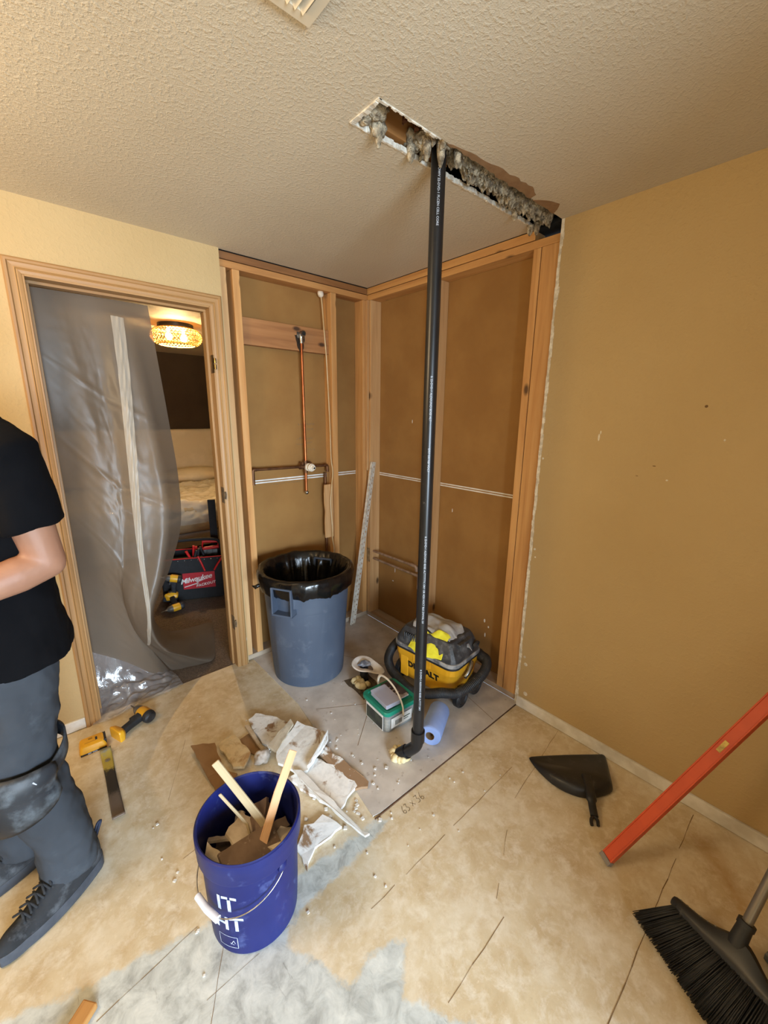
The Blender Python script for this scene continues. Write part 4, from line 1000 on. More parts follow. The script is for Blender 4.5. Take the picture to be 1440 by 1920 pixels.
m.build('embossed_logo_frame', M_wtxt, bk_)
M_sc_b = mat('brown_scrap_board', (124, 102, 84), (106, 86, 70), .85, 14, dust=(176, 160, 140), dscale=40, dlo=.62, dhi=.75, bmp=.2)
M_sc_w = mat('pale_scrap', (206, 190, 166), (178, 160, 134), .9, 18, bmp=.4, bscale=60)
M_lath = wood('lath_wood', 'z', (186, 168, 134), (164, 144, 108), (198, 182, 150), .7, 30, False)
M_stk = wood('split_stick_wood', 'z', (214, 172, 130), (194, 146, 102), (222, 186, 150), .7, 30, False)
def stick(name, label, a, b, w, t, mt, kink=None, cat='stick'):
    a, b = Vector(a), Vector(b); P = [a, b] if not kink else [a, Vector(kink), b]
    m = MB(); L_ = sum((q-p).length for p, q in zip(P, P[1:]))
    z = (b-a).normalized(); x = z.cross(Vector((.64, .73, -.23))).normalized(); y = z.cross(x)
    T = Matrix((x, y, z)).transposed().to_4x4(); T.translation = a; Ti = T.inverted()
    vs = []; 
    for p in P:
        q = Ti @ p; vs += [(q.x+sx*w/2, q.y+sy*t/2, q.z) for sx, sy in ((-1, -1), (1, -1), (1, 1), (-1, 1))]
    fs = [(i*4+j, i*4+(j+1) % 4, i*4+4+(j+1) % 4, i*4+4+j) for i in range(len(P)-1) for j in range(4)]+[(3, 2, 1, 0), tuple(len(vs)-4+j for j in range(4))]
    m.add(vs, fs); o = m.build(name, mt, thing(name+'_root', '', '', a) if False else None)
    o.data.transform(Matrix.Translation(o.location) if False else Matrix.Identity(4))
    # reorient so that the grain runs along the stick
    me = o.data; me.clear_geometry(); me.from_pydata(vs, [], fs); o.matrix_world = T
    md = o.modifiers.new('bevel', 'BEVEL'); md.width = .0015; md.segments = 1
    return tag(o, label, cat, 'wooden sticks in the bucket')
stick('lath_strip', 'long pale lath strip leaning out of the blue bucket, middle one of three sticks', (-1.42, -1.37, .21), (-1.545, -1.155, .47), .026, .007, M_lath)
stick('split_stick', 'pinkish split stick crossing the bucket, rightmost of three sticks', (-1.50, -1.36, .275), (-1.325, -1.255, .452), .026, .008, M_stk, (-1.407, -1.297, .37))
stick('thin_stick', 'thin pale stick bent at the bottom, leftmost of three in the bucket', (-1.50, -1.285, .265), (-1.555, -1.205, .395), .009, .006, M_lath, (-1.502, -1.275, .30))
def plate(name, label, poly, th, loc, rot, mt, cat='board scrap', group=None, seed=1, amp=.003, step=.02):
    m = MB(); m.prism(rag(poly, amp, step, seed), 0, th)
    o = m.build(name, mt, bevel=.001)
    me = o.data; off = Vector(o.location); me.transform(Matrix.Translation(off)); o.location = loc; o.rotation_euler = rot
    return tag(o, label, cat, group)
GB = 'board scraps in the bucket'
plate('board_scrap', 'large dark brown board scrap lying on top in the bucket', [(-.085, -.035), (.085, -.045), (.09, .03), (-.08, .04)], .014, (-1.528, -1.345, .287), (.42, .10, .10), M_sc_b, group=GB, seed=2, amp=.001)
plate('board_scrap', 'dark brown scrap standing on edge behind the crossing sticks in the bucket', [(-.03, -.07), (.03, -.06), (.028, .07), (-.026, .06)], .012, (-1.468, -1.275, .27), (.5, -.5, -.9), M_sc_b, group=GB, seed=3)
plate('drywall_scrap', 'pale torn drywall scrap in the middle of the bucket', [(-.05, -.04), (.05, -.03), (.04, .05), (-.045, .03)], .011, (-1.515, -1.262, .268), (.3, .2, .4), M_sc_w, group=GB, seed=4, amp=.006)
plate('drywall_scrap', 'pale splintered scrap at the left inner side of the bucket', [(-.02, -.06), (.025, -.05), (.018, .07), (-.016, .05)], .010, (-1.600, -1.33, .29), (.6, -.5, .3), M_sc_w, group=GB, seed=5, amp=.006)
plate('drywall_scrap', 'tan scrap under the sticks at the right of the bucket', [(-.05, -.025), (.05, -.03), (.045, .03), (-.05, .02)], .011, (-1.435, -1.36, .262), (-.1, .3, .5), M_sc_w, group=GB, seed=6, amp=.004)
plate('drywall_scrap', 'chewed pale scrap at the front inside of the bucket', [(-.06, -.02), (.05, -.025), (.06, .03), (-.05, .025)], .011, (-1.535, -1.365, .255), (.35, .2, -.2), M_sc_w, group=GB, seed=7, amp=.006)
m = MB(); rnd = random.Random(17)
for i in range(46):
    a = rnd.uniform(0, 2*PI); r = .115*math.sqrt(rnd.random()); T = Matrix.Translation((kx+r*math.cos(a), ky+r*math.sin(a), .205+rnd.uniform(0, .05))) @ Euler((rnd.uniform(-.7, .7), rnd.uniform(-.7, .7), rnd.uniform(0, 6))).to_matrix().to_4x4()
    m.mi = rnd.choice((0, 0, 1)); w, h = rnd.uniform(.012, .035), rnd.uniform(.01, .03)
    m.prism(rag([(-w, -h), (w, -h*.8), (w*.8, h), (-w, h*.7)], .003, .012, i), 0, .008, T)
tag(m.build('rubble', [M_sc_b, M_sc_w], kind='stuff'), 'small mixed rubble filling the bucket below the boards', 'rubble')

# ------------------------------------------------------------------ demolition debris behind the bucket
def peel(name, white, brown, sc, lo, hi, seed):
    m, nt, b = newmat(name); b.inputs['Roughness'].default_value = .85
    mp = coords(nt); v = nt.nodes.new('ShaderNodeVectorMath'); v.operation = 'ADD'; v.inputs[1].default_value = (seed*1.7, seed*.9, seed*.4); nt.links.new(mp, v.inputs[0])
    n1 = noi(nt, v.outputs[0], sc, 7, .6, .5)
    w = ramp(nt, noi(nt, v.outputs[0], 40, 5, .6), [(.30, lin([int(c*.92) for c in white])), (.55, lin(white))])
    nt.links.new(mix(nt, ramp(nt, n1, [(lo, (0, 0, 0)), (hi, (1, 1, 1))]), lin(brown), w), b.inputs['Base Color'])
    bump(nt, b, n1, .4, .005); return m
WHT, BRN = (240, 240, 238), (150, 120, 90)
DG = 'torn drywall pieces on the floor'
def debris(name, label, poly, z0, th, mt, tilt=(0, 0), seed=1, amp=.006, step=.025, cat='drywall piece', group=DG):
    cx = sum(p[0] for p in poly)/len(poly); cy = sum(p[1] for p in poly)/len(poly)
    pl = rag([(x-cx, y-cy) for x, y in poly], amp, step, seed)
    m = MB(); n = len(pl)
    m.prism(pl, 0, th); m.v = [(x, y, z+x*tilt[0]+y*tilt[1]+.004*noise.noise(Vector((x*14+seed, y*14, 0)))) for x, y, z in m.v]
    lo = min(p[2] for p in m.v)
    o = m.build(name, mt); o.data.transform(Matrix.Translation(Vector(o.location))); o.location = (cx, cy, z0-lo+.0005); o.rotation_euler = (0, 0, 0)
    return tag(o, label, cat, group)
debris('drywall_piece', 'ragged white drywall piece at the back of the debris pile', [(-1.192, -.52), (-1.145, -.501), (-1.113, -.548), (-1.076, -.6), (-1.041, -.699), (-1.132, -.74), (-1.196, -.753), (-1.2, -.671), (-1.201, -.575)], 0, .012, peel('peeled_white_paint', WHT, BRN, 11, .42, .5, 1), (.06, .03), 1)
debris('drywall_piece', 'long brown board with white plaster ridges at right of the pile', [(-1.035, -.935), (-.985, -.915), (-.953, -1.197), (-.971, -1.213), (-1.016, -1.187), (-1.028, -1.042)], AZ, .012, peel('peeled_board', WHT, BRN, 12, .5, .56, 2), (0, 0), 2)
debris('drywall_piece', 'big white peeling drywall piece under the others, right of the bucket', [(-1.200, -.96), (-1.06, -.943), (-1.019, -1.028), (-1.002, -1.181), (-1.064, -1.196), (-1.118, -1.222), (-1.14, -1.184), (-1.175, -1.086)], .007, .012, peel('peeled_white_sheet', WHT, BRN, 10, .38, .46, 3), (0, 0), 3, .008)
debris('drywall_piece', 'square white piece with folded edge on top of the pile', [(-1.021, -.714), (-.945, -.875), (-.962, -.901), (-1.128, -.992), (-1.172, -.973), (-1.209, -.875), (-1.185, -.815), (-1.097, -.759)], .022, .013, peel('peeled_white_square', (232, 232, 228), BRN, 9, .36, .44, 4), (.02, .03), 4)
debris('plaster_strip', 'raised white edge strip along the square piece', [(-.962, -.885), (-.945, -.875), (-1.11, -.99), (-1.128, -.992)], .040, .018, M_white, (0, 0), 5, .003)
debris('plaster_strip', 'long thin white strip lying over the pile beside the bucket', [(-1.181, -.965), (-1.155, -.985), (-1.122, -1.271), (-1.115, -1.36), (-1.100, -1.384), (-1.118, -1.380), (-1.14, -1.285), (-1.168, -1.125)], .030, .009, M_white, (0, .025), 6, .003)
debris('drywall_piece', 'white and brown flake beside the bucket, nearest of the pile', [(-1.322, -1.237), (-1.256, -1.180), (-1.226, -1.198), (-1.179, -1.188), (-1.164, -1.221), (-1.15, -1.277), (-1.201, -1.280), (-1.268, -1.276), (-1.33, -1.325)], .0, .010, peel('peeled_flake', WHT, BRN, 12, .42, .5, 7), (0, 0), 7)
debris('drywall_piece', 'flat brown paper-faced piece left of the debris, folded in two', [(-1.468, -.51), (-1.373, -.553), (-1.396, -.725), (-1.463, -.725)], .002, .008, mat('brown_face', (158, 124, 86), (146, 112, 76), .9, 8), (-.10, .05), 8, .003)
debris('drywall_piece', 'brown flap of the folded piece touching the bucket', [(-1.463, -.725), (-1.396, -.725), (-1.358, -.786), (-1.414, -.831), (-1.459, -.809)], .0, .008, mat('brown_face_flap', (150, 116, 80), (138, 104, 70), .9, 8), (0, .06), 9, .003)
debris('drywall_piece', 'tan painted piece with torn cream top behind the lath strip', [(-1.348, -.568), (-1.284, -.57), (-1.273, -.732), (-1.326, -.785), (-1.363, -.753), (-1.365, -.587)], .004, .012, peel('tan_painted_piece', (216, 196, 156), (176, 142, 98), 9, .45, .55, 9), (.06, -.04), 10)
debris('drywall_piece', 'brown paper sheet between the tan and white pieces', [(-1.291, -.605), (-1.223, -.593), (-1.209, -.764), (-1.254, -.757)], .0, .006, mat('brown_paper_sheet', (152, 120, 86), (140, 108, 74), .9, 10), (0, 0), 11)
debris('plaster_strip', 'curled cream strip at the left edge of the back white piece', [(-1.228, -.557), (-1.210, -.571), (-1.212, -.752), (-1.226, -.755)], .012, .012, M_sc_w, (0, .05), 12, .003)
debris('plaster_strip', 'grey-tan angled lip between the back piece and the square piece', [(-1.189, -.822), (-1.204, -.768), (-1.047, -.694), (-1.05, -.728)], .030, .014, mat('grey_tan_lip', (190, 176, 152), (160, 146, 124), .85, 20), (0, .12), 13, .003)
debris('drywall_piece', 'grey-blue drywall chunk on the floor beside the broom handle', [(-.44, -2.40), (-.39, -2.41), (-.37, -2.46), (-.42, -2.48), (-.46, -2.44)], 0, .02, mat('grey_blue_chunk', (128, 134, 140), (96, 98, 100), .85, 26), (.1, .1), 21)
debris('drywall_piece', 'brown and white chunk on the floor right behind the broom socket', [(-.50, -2.42), (-.455, -2.45), (-.45, -2.50), (-.50, -2.52), (-.53, -2.47)], 0, .018, peel('peeled_chunk', WHT, BRN, 14, .45, .52, 22), (0, .15), 22)
m = MB(); clump(m, (-1.245, -.785, .026), (.034, .03, .026), 8, 30, 18, 26, .5); tag(m.build('plaster_lump', mat('grey_plaster_lump', (186, 176, 166), (150, 138, 124), .95, 26, bmp=.8), smooth=180), 'crumbly grey plaster lump behind the bucket', 'plaster lump')
m = MB(); rnd = random.Random(31)
for i in range(150):
    q = rnd.random()
    if q < .5: x, y = rnd.gauss(-1.05, .10), rnd.gauss(-1.12, .14)
    elif q < .75: x, y = rnd.gauss(-.9, .25), rnd.gauss(-1.0, .25)
    else: x, y = rnd.uniform(-1.75, -.5), rnd.uniform(-1.6, -.2)
    if (x-bx)**2+(y-by)**2 < .06: continue
    if x > -.05 or y > -.05 or (x+1.505)**2+(y+1.305)**2 < .025: continue
    s_ = rnd.uniform(.002, .0055)*(1.4 if q < .5 else 1); z = AZ if (x > -1.0 and y > -1.33) else 0
    T = Matrix.Translation((x, y, z+.0005)) @ Matrix.Rotation(rnd.uniform(0, 6), 4, 'Z')
    m.prism([(-s_, -s_*.7), (s_*.8, -s_), (s_, s_*.5), (-s_*.4, s_)], 0, s_*.7, T)
tag(m.build('plaster_crumbs', M_white, kind='stuff'), 'white plaster crumbs scattered over the floor', 'crumbs')
# ------------------------------------------------------------------ plastic sheet hanging in the doorway
def poly_smooth(P, t):
    """point on a polyline at parameter t (0..1), smoothed"""
    n = len(P)-1; s = t*n; i = min(int(s), n-1); return P[i].lerp(P[i+1], s-i)
def sm(P, n=60):
    Q = bez(P, n); return lambda t: poly_smooth(Q, max(0, min(1, t)))
def sheetmat(name, alpha, col, rough=.3, bm=.25, gls=.05):
    m, nt, b = newmat(name); out = nt.nodes['Material Output']
    d = nt.nodes.new('ShaderNodeBsdfDiffuse'); tl = nt.nodes.new('ShaderNodeBsdfTranslucent'); tr = nt.nodes.new('ShaderNodeBsdfTransparent'); gl = nt.nodes.new('ShaderNodeBsdfGlossy')
    for n_ in (d, tl): n_.inputs[0].default_value = (*lin(col), 1)
    gl.inputs['Roughness'].default_value = rough; gl.inputs[0].default_value = (.9, .9, .9, 1)
    def mx(f, a, b_):
        x = nt.nodes.new('ShaderNodeMixShader'); x.inputs[0].default_value = f
        nt.links.new(a.outputs[0], x.inputs[1]); nt.links.new(b_.outputs[0], x.inputs[2]); return x
    a = mx(.45, d, tl); a = mx(alpha, tr, a); a = mx(gls, a, gl)
    h = noi(nt, coords(nt, (1, 1, .55)), 9, 6, .6, 1.2)
    bp = nt.nodes.new('ShaderNodeBump'); bp.inputs['Strength'].default_value = bm; bp.inputs['Distance'].default_value = .02; nt.links.new(h, bp.inputs['Height'])
    for n_ in (d, tl, gl): nt.links.new(bp.outputs[0], n_.inputs['Normal'])
    nt.links.new(a.outputs[0], out.inputs['Surface']); nt.nodes.remove(b); return m
M_sheet = sheetmat('milky_plastic', .86, (128, 116, 102), .38, .04, .022); M_sheet2 = sheetmat('thin_clear_plastic', .42, (196, 196, 200), .18, .5, .12)
M_zip = sheetmat('white_zip_tape', .82, (206, 196, 180), .4, .1, .02)
V = Vector
ps = thing('plastic_sheet', 'milky plastic dust sheet hanging in the doorway and trailing on the floor', 'plastic sheet', (-1.5, .12, 0))
top = sm([V((-1.752, .10, 2.05)), V((-1.60, .108, 2.052)), V((-1.45, .10, 2.05)), V((-1.296, .112, 2.05))])
lft = sm([V((-1.752, .10, 2.05)), V((-1.752, .105, 1.6)), V((-1.75, .11, 1.0)), V((-1.75, .12, .33))])
rgt = sm([V((-1.296, .112, 2.05)), V((-1.271, .12, 1.736)), V((-1.25, .125, 1.45)), V((-1.237, .12, 1.18)), V((-1.25, .125, .92)), V((-1.33, .13, .68)), V((-1.43, .15, .45)), V((-1.37, .30, .24)), V((-1.18, .48, .10)), V((-.975, .622, .02))])
bot = sm([V((-1.75, .12, .33)), V((-1.60, .115, .20)), V((-1.47, .12, .08)), V((-1.40, .15, .03)), V((-1.364, .18, .015)), V((-1.30, .155, .018)), V((-1.22, .13, .02)), V((-1.135, .14, .02)), V((-1.05, .38, .02)), V((-.975, .622, .02))])
def sheet(u, v):
    p = top(u)*(1-v)+bot(u)*v+lft(v)*(1-u)+rgt(v)*u-(top(0)*(1-u)*(1-v)+top(1)*u*(1-v)+bot(0)*(1-u)*v+bot(1)*u*v)
    k = math.sin(PI*min(1, u*1.02))*min(1, v*5)*(1-max(0, v-.85)*4)
    w = .010*math.sin(u*9+v*2.2+noise.noise(V((u*3, v*2, 0)))*3)+.010*noise.noise(V((u*4, v*3, 3)))+.005*abs(noise.noise(V((u*9, v*11, 8))))+.004*abs(noise.noise(V((u*7+v*8, v*30, 1))))+.003*abs(noise.noise(V((u*24+v*18, v*34, 4))))-.006*math.exp(-((v-.42-.01*math.sin(u*6))/.006)**2)-.005*math.exp(-((v-.61)/.005)**2)-.005*math.exp(-((v-.20-.03*u)/.005)**2)
    p = V((p.x, p.y+w*max(0, k), max(.012, p.z+(.02*noise.noise(V((u*7, v*7, 2))) if v > .8 else 0))))
    return p
m = MB(); m.grid(lambda u, v: tuple(sheet(u, v)), 70, 150); m.build('sheet', M_sheet, ps, world=True, smooth=180)
def zx(z):
    T_ = [(2.1, -1.433), (2.01, -1.436), (1.724, -1.442), (1.31, -1.463), (.9, -1.487), (.434, -1.505), (.0, -1.47)]
    for (z1, x1), (z0, x0) in zip(T_, T_[1:]):
        if z >= z0: return x0+(x1-x0)*(z-z0)/(z1-z0)
    return T_[-1][1]
def zipf(off):
    def fn(u, v):
        vv = .03+.80*v; z = lft(vv).z*.5+rgt(vv).z*.5; uu = .6
        for _ in range(12):
            p = sheet(uu, vv); uu += (zx(p.z)-p.x)/.5*.7
        wd = (.028*(1-.75*v))*(u-.5)*2
        p = sheet(max(0, min(1, uu+wd/.5)), vv); return (p.x, p.y-off-.004*abs(math.sin(u*9+v*40)), p.z)
    return fn
m = MB(); m.grid(zipf(.004), 9, 120); tag(m.build('zipper_tape', M_zip, ps, world=True, smooth=180), 'white zipper tape strip')
m = MB(); z2 = zipf(.009); m.grid(lambda u, v: z2(.38+.18*u, v), 3, 120); m.build('zipper_teeth', M_zip, ps, world=True, smooth=180)
A_, B_, C_, D_ = V((-1.745, .140, .40)), V((-1.372, .185, .012)), V((-1.355, .012, .008)), V((-1.797, -.035, .008))
tp = sm([A_, V((-1.6, .145, .27)), V((-1.46, .15, .12)), B_]); bt_ = sm([D_, V((-1.70, -.045, .008)), V((-1.60, -.02, .010)), V((-1.45, -.005, .008)), C_])
lf = sm([A_, V((-1.745, .12, .17)), V((-1.755, .04, .04)), D_]); rt = sm([B_, V((-1.362, .10, .02)), C_])
def front(u, v):
    p = tp(u)*(1-v)+bt_(u)*v+lf(v)*(1-u)+rt(v)*u-(A_*(1-u)*(1-v)+B_*u*(1-v)+D_*(1-u)*v+C_*u*v)
    k = math.sin(PI*u)*math.sin(PI*v)
    h = .045*abs(noise.noise(V((u*4, v*5, 1))))+.030*abs(noise.noise(V((u*9+v*4, v*9, 5))))
    return (p.x, p.y-.02*k*noise.noise(V((u*5, v*5, 9))), max(.008, p.z*.9+h*(.25+.75*k)))
m = MB(); m.grid(front, 60, 40); m.build('trailing_fold', M_sheet2, ps, world=True, smooth=180)
cf = thing('carpet_film', 'clear crinkled film laid over the brown bedroom carpet', 'plastic film', (-1.0, .6, 0))
m = MB(); m.grid(lambda u, v: (-1.70+1.6*u, .036+2.2*v, .004+.010*abs(noise.noise(V((u*26, v*34, 3))))+.006*abs(noise.noise(V((u*60, v*80, 5))))), 110, 120); 
M_film = clearmat('clear_film', (150, 142, 134), .16, .12); m.build('film', M_film, cf, world=True, smooth=180)

# ------------------------------------------------------------------ bedroom ceiling lamp
lx, ly = -.60, 2.16
cl = thing('ceiling_lamp', 'lit round woven rattan ceiling lamp in the room beyond the door', 'ceiling lamp', (lx, ly, 2.17))
m = MB(); m.lathe([(.155, 2.349), (.155, 2.312), (.15, 2.306), (.0, 2.306)], 48, Matrix.Translation((lx, ly, 0))); m.build('canopy', M_blk2, cl, world=True, smooth=40)
M_rat = mat('rattan', (214, 172, 96), (188, 142, 70), .6, 40)
def shade_pt(t, a):      # t 0..1 from top ring to bottom ring
    ph = PI*.5*(-1)+PI*t; r = .160+.066*math.cos(ph); z = 2.238-.070*math.sin(ph)
    return V((lx+r*math.cos(a), ly+r*math.sin(a), z))
m = MB()
for s_ in (-1, 1):
    for k in range(44):
        a0 = 2*PI*k/44
        m.tube([shade_pt(i/12, a0+s_*.75*i/12) for i in range(13)], .0022, 5)
for t in (.12, .3, .5, .7, .88): m.tube([shade_pt(t, 2*PI*i/40) for i in range(40)], .0024, 5, closed=True)
m.build('woven_shade', M_rat, cl, world=True, smooth=180)
m = MB()
for t in (0, 1): m.tube([shade_pt(t, 2*PI*i/48) for i in range(48)], .006, 8, closed=True)
m.build('shade_ring', M_rat, cl, world=True, smooth=180)
m, nt, b = newmat('bulb_glow'); b.inputs['Emission Color'].default_value = (1, .72, .38, 1); b.inputs['Emission Strength'].default_value = 26; M_bulb = m
for dx, dy in ((-.075, -.03), (.075, .03)):
    m = MB(); m.ball((lx+dx, ly+dy, 2.235), (.03, .03, .036), 16, 12); m.tube([(lx+dx, ly+dy, 2.306), (lx+dx, ly+dy, 2.262)], .014, 12); m.build('bulb', M_bulb, cl, world=True, smooth=180)

# ------------------------------------------------------------------ bed under plastic
bd = thing('bed', 'bed with tan mattress and cream headboard in the room beyond the door', 'bed', (-.6, 3.3, 0))
M_tan = mat('tan_sheet', (196, 172, 132), (180, 156, 118), .85, 4); M_crm = mat('cream_upholstery', (206, 190, 160), (192, 176, 146), .8, 3)
m = MB(); m.box(-1.7, .75, 2.44, 4.1, .05, .22); m.build('box_spring', mat('grey_box_spring', (176, 174, 172), None, .8), bd, world=True, bevel=.02)
m = MB(); m.box(-1.72, .77, 2.40, 4.1, .225, .555); m.build('mattress', M_tan, bd, world=True, bevel=.06, seg=4)
m = MB(); m.box(-1.9, .9, 4.16, 4.28, .60, 1.30); m.build('headboard', M_crm, bd, world=True, bevel=.05, seg=4)
for x0, x1 in ((-1.62, -.62), (-.56, .45)):
    m = MB(); m.ball(((x0+x1)/2, 3.88, .66), ((x1-x0)/2, .22, .11), 24, 14); m.build('pillow', M_crm, bd, world=True, smooth=180)
bs = thing('bed_cover_sheet', 'crinkled clear plastic spread over the bed top', 'plastic sheet', (-.6, 3.0, .56))
M_film2 = clearmat('crinkled_bed_plastic', (236, 228, 210), .6, .18)
def bedf(u, v):
    x = -1.7+2.4*u; s_ = v*1.55
    y, z = (3.72-s_, .575) if s_ < 1.30 else (2.42-.02*math.sin((s_-1.3)*9), .575-(s_-1.3))
    y = min(y, 3.72); h = .07*abs(noise.noise(V((u*9, v*9, 2))))+.05*abs(noise.noise(V((u*24+v*8, v*19, 6))))
    return (x, y-(h*.5 if s_ >= 1.2 else 0), z+h*(1 if s_ < 1.3 else .15))
m = MB(); m.grid(bedf, 130, 90); m.build('sheet', M_film2, bs, world=True, smooth=180)

# ------------------------------------------------------------------ tool tote with two drivers
e_ = V((.91, -.41, 0)).normalized(); n_ = V((-.41, -.91, 0)).normalized()
tc = V((-.95, 1.125, 0))-n_*.135
tt = thing('tool_tote', 'black and red open tool tote full of tools on the bedroom carpet', 'tool bag', tc+V((0, 0, .012)), rz=math.atan2(e_.y, e_.x))
M_nyl = mat('black_nylon', (15, 15, 17), (22, 22, 24), .75, 30); M_red = mat('red_panel', (176, 20, 34), (160, 16, 28), .5, 8); M_redp = mat('red_plastic', (196, 34, 34), None, .4)
m = MB(); loft(m, [(.235, .125, .02, .0), (.24, .13, .02, .004), (.24, .13, .02, .09), (.238, .128, .02, .36)], 4, caps=(True, False)); loft(m, [(.22, .112, .02, .03), (.22, .112, .02, .30)], 4, caps=(True, True)); m.build('body', M_nyl, tt, smooth=40)
m = MB(); m.tube([(x, y, .362) for x, y in rrect(.239, .129, .02, 3)], .004, 6, closed=True); m.build('red_piping', M_redp, tt)
m = MB(); m.box(-.078, .170, -.134, -.1305, .095, .235); pn = m.build('red_label_panel', M_red, tt, bevel=.001)
m = MB(); vs, fs = TXT('Milwaukee', .062, .0006, .35, .0008, .92)
ct, st_ = math.cos(.16), math.sin(.16)
m.add([(.022+x*ct-y*st_, -.1345-z, .180+x*st_+y*ct) for x, y, z in vs], fs)
vs2 = [(-.07, .112), (.045, .140), (.03, .150), (.125, .182), (.02, .156), (.034, .146), (-.07, .118)]
m.add([(x, -.1352, z) for x, z in vs2], [(0, 1, 2, 3, 4, 5, 6)])
vs, fs = TXT('PACKOUT', .030, .0006, .1, .0008, 1.1); m.add([(.095+x, -.1345-z, .128+y+x*.16) for x, y, z in vs], fs)
m.build('lettering', M_white, pn)
m = MB(); m.tube(bez([(-.225, 0, .34), (-.215, 0, .44), (-.17, 0, .475), (.0, 0, .482), (.17, 0, .475), (.215, 0, .44), (.225, 0, .34)], 40), .013, 10); m.build('carry_bar', M_nyl, tt, smooth=180)
for k in range(9):
    m = MB(); m.ball((-.2+.05*k, -.131, .345), (.005, .003, .005), 8, 6); m.build('rivet', M_chr, tt, smooth=180)
rnd = random.Random(14)
for k in range(7):
    x = rnd.uniform(-.02, .2); y = rnd.uniform(-.12, .0); a = rnd.uniform(-.05, .05)
    t2 = thing('hand_tool', ('red-handled', 'dark-handled')[k % 2]+' hand tool standing in the black tool tote', 'hand tool', (0, 0, 0), group='hand tools in the tote')
    T = TM['tool_tote']; m = MB(); m.tube([T @ V((x, y-.01, .305)), T @ V((x+a, y-.03, .41+.04*rnd.random()))], [.009, .011], 8); m.build('grip', M_redp if k % 2 == 0 else M_rub, t2, world=True, smooth=50)
    m = MB(); m.tube([T @ V((x, y-.01, .302)), T @ V((x+a*.2, y-.014, .34))], .004, 6); m.build('shaft', M_chr, t2, world=True)
st2 = thing('hand_saw', 'red saw handle sticking out of the black tool tote', 'saw', tuple(TM['tool_tote'] @ V((.13, .02, .30))), rz=math.atan2(e_.y, e_.x))
m = MB(); m.tube([(-.06, 0, .09), (.07, 0, .10), (.075, 0, .15), (-.05, 0, .155)], .016, 8, closed=True); m.build('handle', M_redp, st2, bevel=.002)
m = MB(); m.box(-.06, .06, -.001, .001, .004, .08); m.build('blade', M_chr, st2)
pl_ = thing('pliers', 'red-handled pliers hanging on the front of the tool tote', 'pliers', tuple(TM['tool_tote'] @ V((.10, -.14, .25))), rz=math.atan2(e_.y, e_.x))
m = MB(); m.tube(bez([(-.045, -.006, .13), (-.02, -.008, .06), (-.002, -.006, .0)], 10), .008, 8); m.build('grip', M_redp, pl_, smooth=60)
m = MB(); m.tube(bez([(.15, -.006, .12), (.10, -.008, .05), (.07, -.006, .0)], 10), .008, 8); m.build('grip', M_redp, pl_, smooth=60)
P_ = tc+e_*(-.135)+n_*.215
g1 = driver('drill_driver', 'yellow and black drill leaning upright against the front of the tool tote', (P_.x, P_.y, .245), basis(V((.35, .94, .1)), V((-.90, .30, .25)), V((.10, -.25, 1))), battery=True)
P_ = tc+e_*(-.115)+n_*.345
f = V((-.98, -.10, -.05)).normalized(); g_ = V((-.12, .97, .30)); g_ = (g_-f*g_.dot(f)).normalized(); Z_ = -g_; X_ = f.cross(Z_)
driver('drill_driver', 'yellow and black driver lying nose-left on the carpet before the tote', (P_.x, P_.y, .052), basis(X_, f, Z_), battery=False)
Pb = tc+e_*.16-n_*.16
m = MB(); T = Matrix.Translation((Pb.x, Pb.y, 0)) @ Matrix.Rotation(math.atan2(e_.y, e_.x), 4, 'Z'); m.box(-.03, .03, -.012, .012, .012, .80, T)
tag(m.build('black_bar', M_nyl, bevel=.002), 'upright flat black bar standing behind the tool tote', 'bar')
br2 = thing('tape_roll', 'dark blue tape roll on the carpet, half hidden by the door frame', 'tape roll', (-.80, .66, .012), rot=(PI/2, 0, .4))
br2.location.z = .07
m = MB(); m.open_lathe([(.040, -.024), (.055, -.024), (.055, .024), (.040, .024), (.040, -.024)], 32); m.build('tape', mat('blue_tape', (34, 62, 134), None, .5), br2, smooth=40)
m = MB(); m.open_lathe([(.0399, -.025), (.037, -.025), (.037, .025), (.0399, .025)], 32); m.build('core', M_cream, br2, smooth=40)
# ------------------------------------------------------------------ the worker, facing away to the left
pr = thing('person', 'person in black t-shirt and grey work trousers with knee pads at left edge', 'person', (-2.001, -.727, 0), rz=math.atan2(-.51, -.86))
M_skin = mat('skin', (154, 112, 88), (144, 102, 80), .55, 6, bmp=.08, bscale=160)
M_shirt = mat('black_cotton', (6, 6, 9), (9, 9, 12), .9, 6, spec=.12, bmp=.1, bscale=300)
M_pants = mat('grey_work_cloth', (54, 57, 62), (60, 64, 70), .85, 4, spec=.2, bmp=.12, bscale=320, dust=(88, 94, 100), dscale=7, dlo=.6, dhi=.95)
def fused(m, name, mt, parent, voxel, it=4, wr=0, wsz=.12, flat=False):
    o = m.build(name, mt, parent, smooth=180)
    r = o.modifiers.new('remesh', 'REMESH'); r.mode = 'VOXEL'; r.voxel_size = voxel; r.use_smooth_shade = True
    s_ = o.modifiers.new('smooth', 'SMOOTH'); s_.iterations = it; s_.factor = .5
    if wr:
        tx = bpy.data.textures.new(name+'_folds', 'CLOUDS'); tx.noise_scale = wsz; tx.noise_depth = 2
        d = o.modifiers.new('folds', 'DISPLACE'); d.texture = tx; d.strength = wr; d.mid_level = .5; d.texture_coords = 'LOCAL'
    return o
SH = {1: V((-.005, .185, 1.445)), -1: V((-.005, -.185, 1.445))}
EL = {1: V((-.045, .215, 1.135)), -1: V((-.03, -.225, 1.15))}
WR = {1: V((.205, .135, 1.075)), -1: V((.205, -.11, 1.10))}
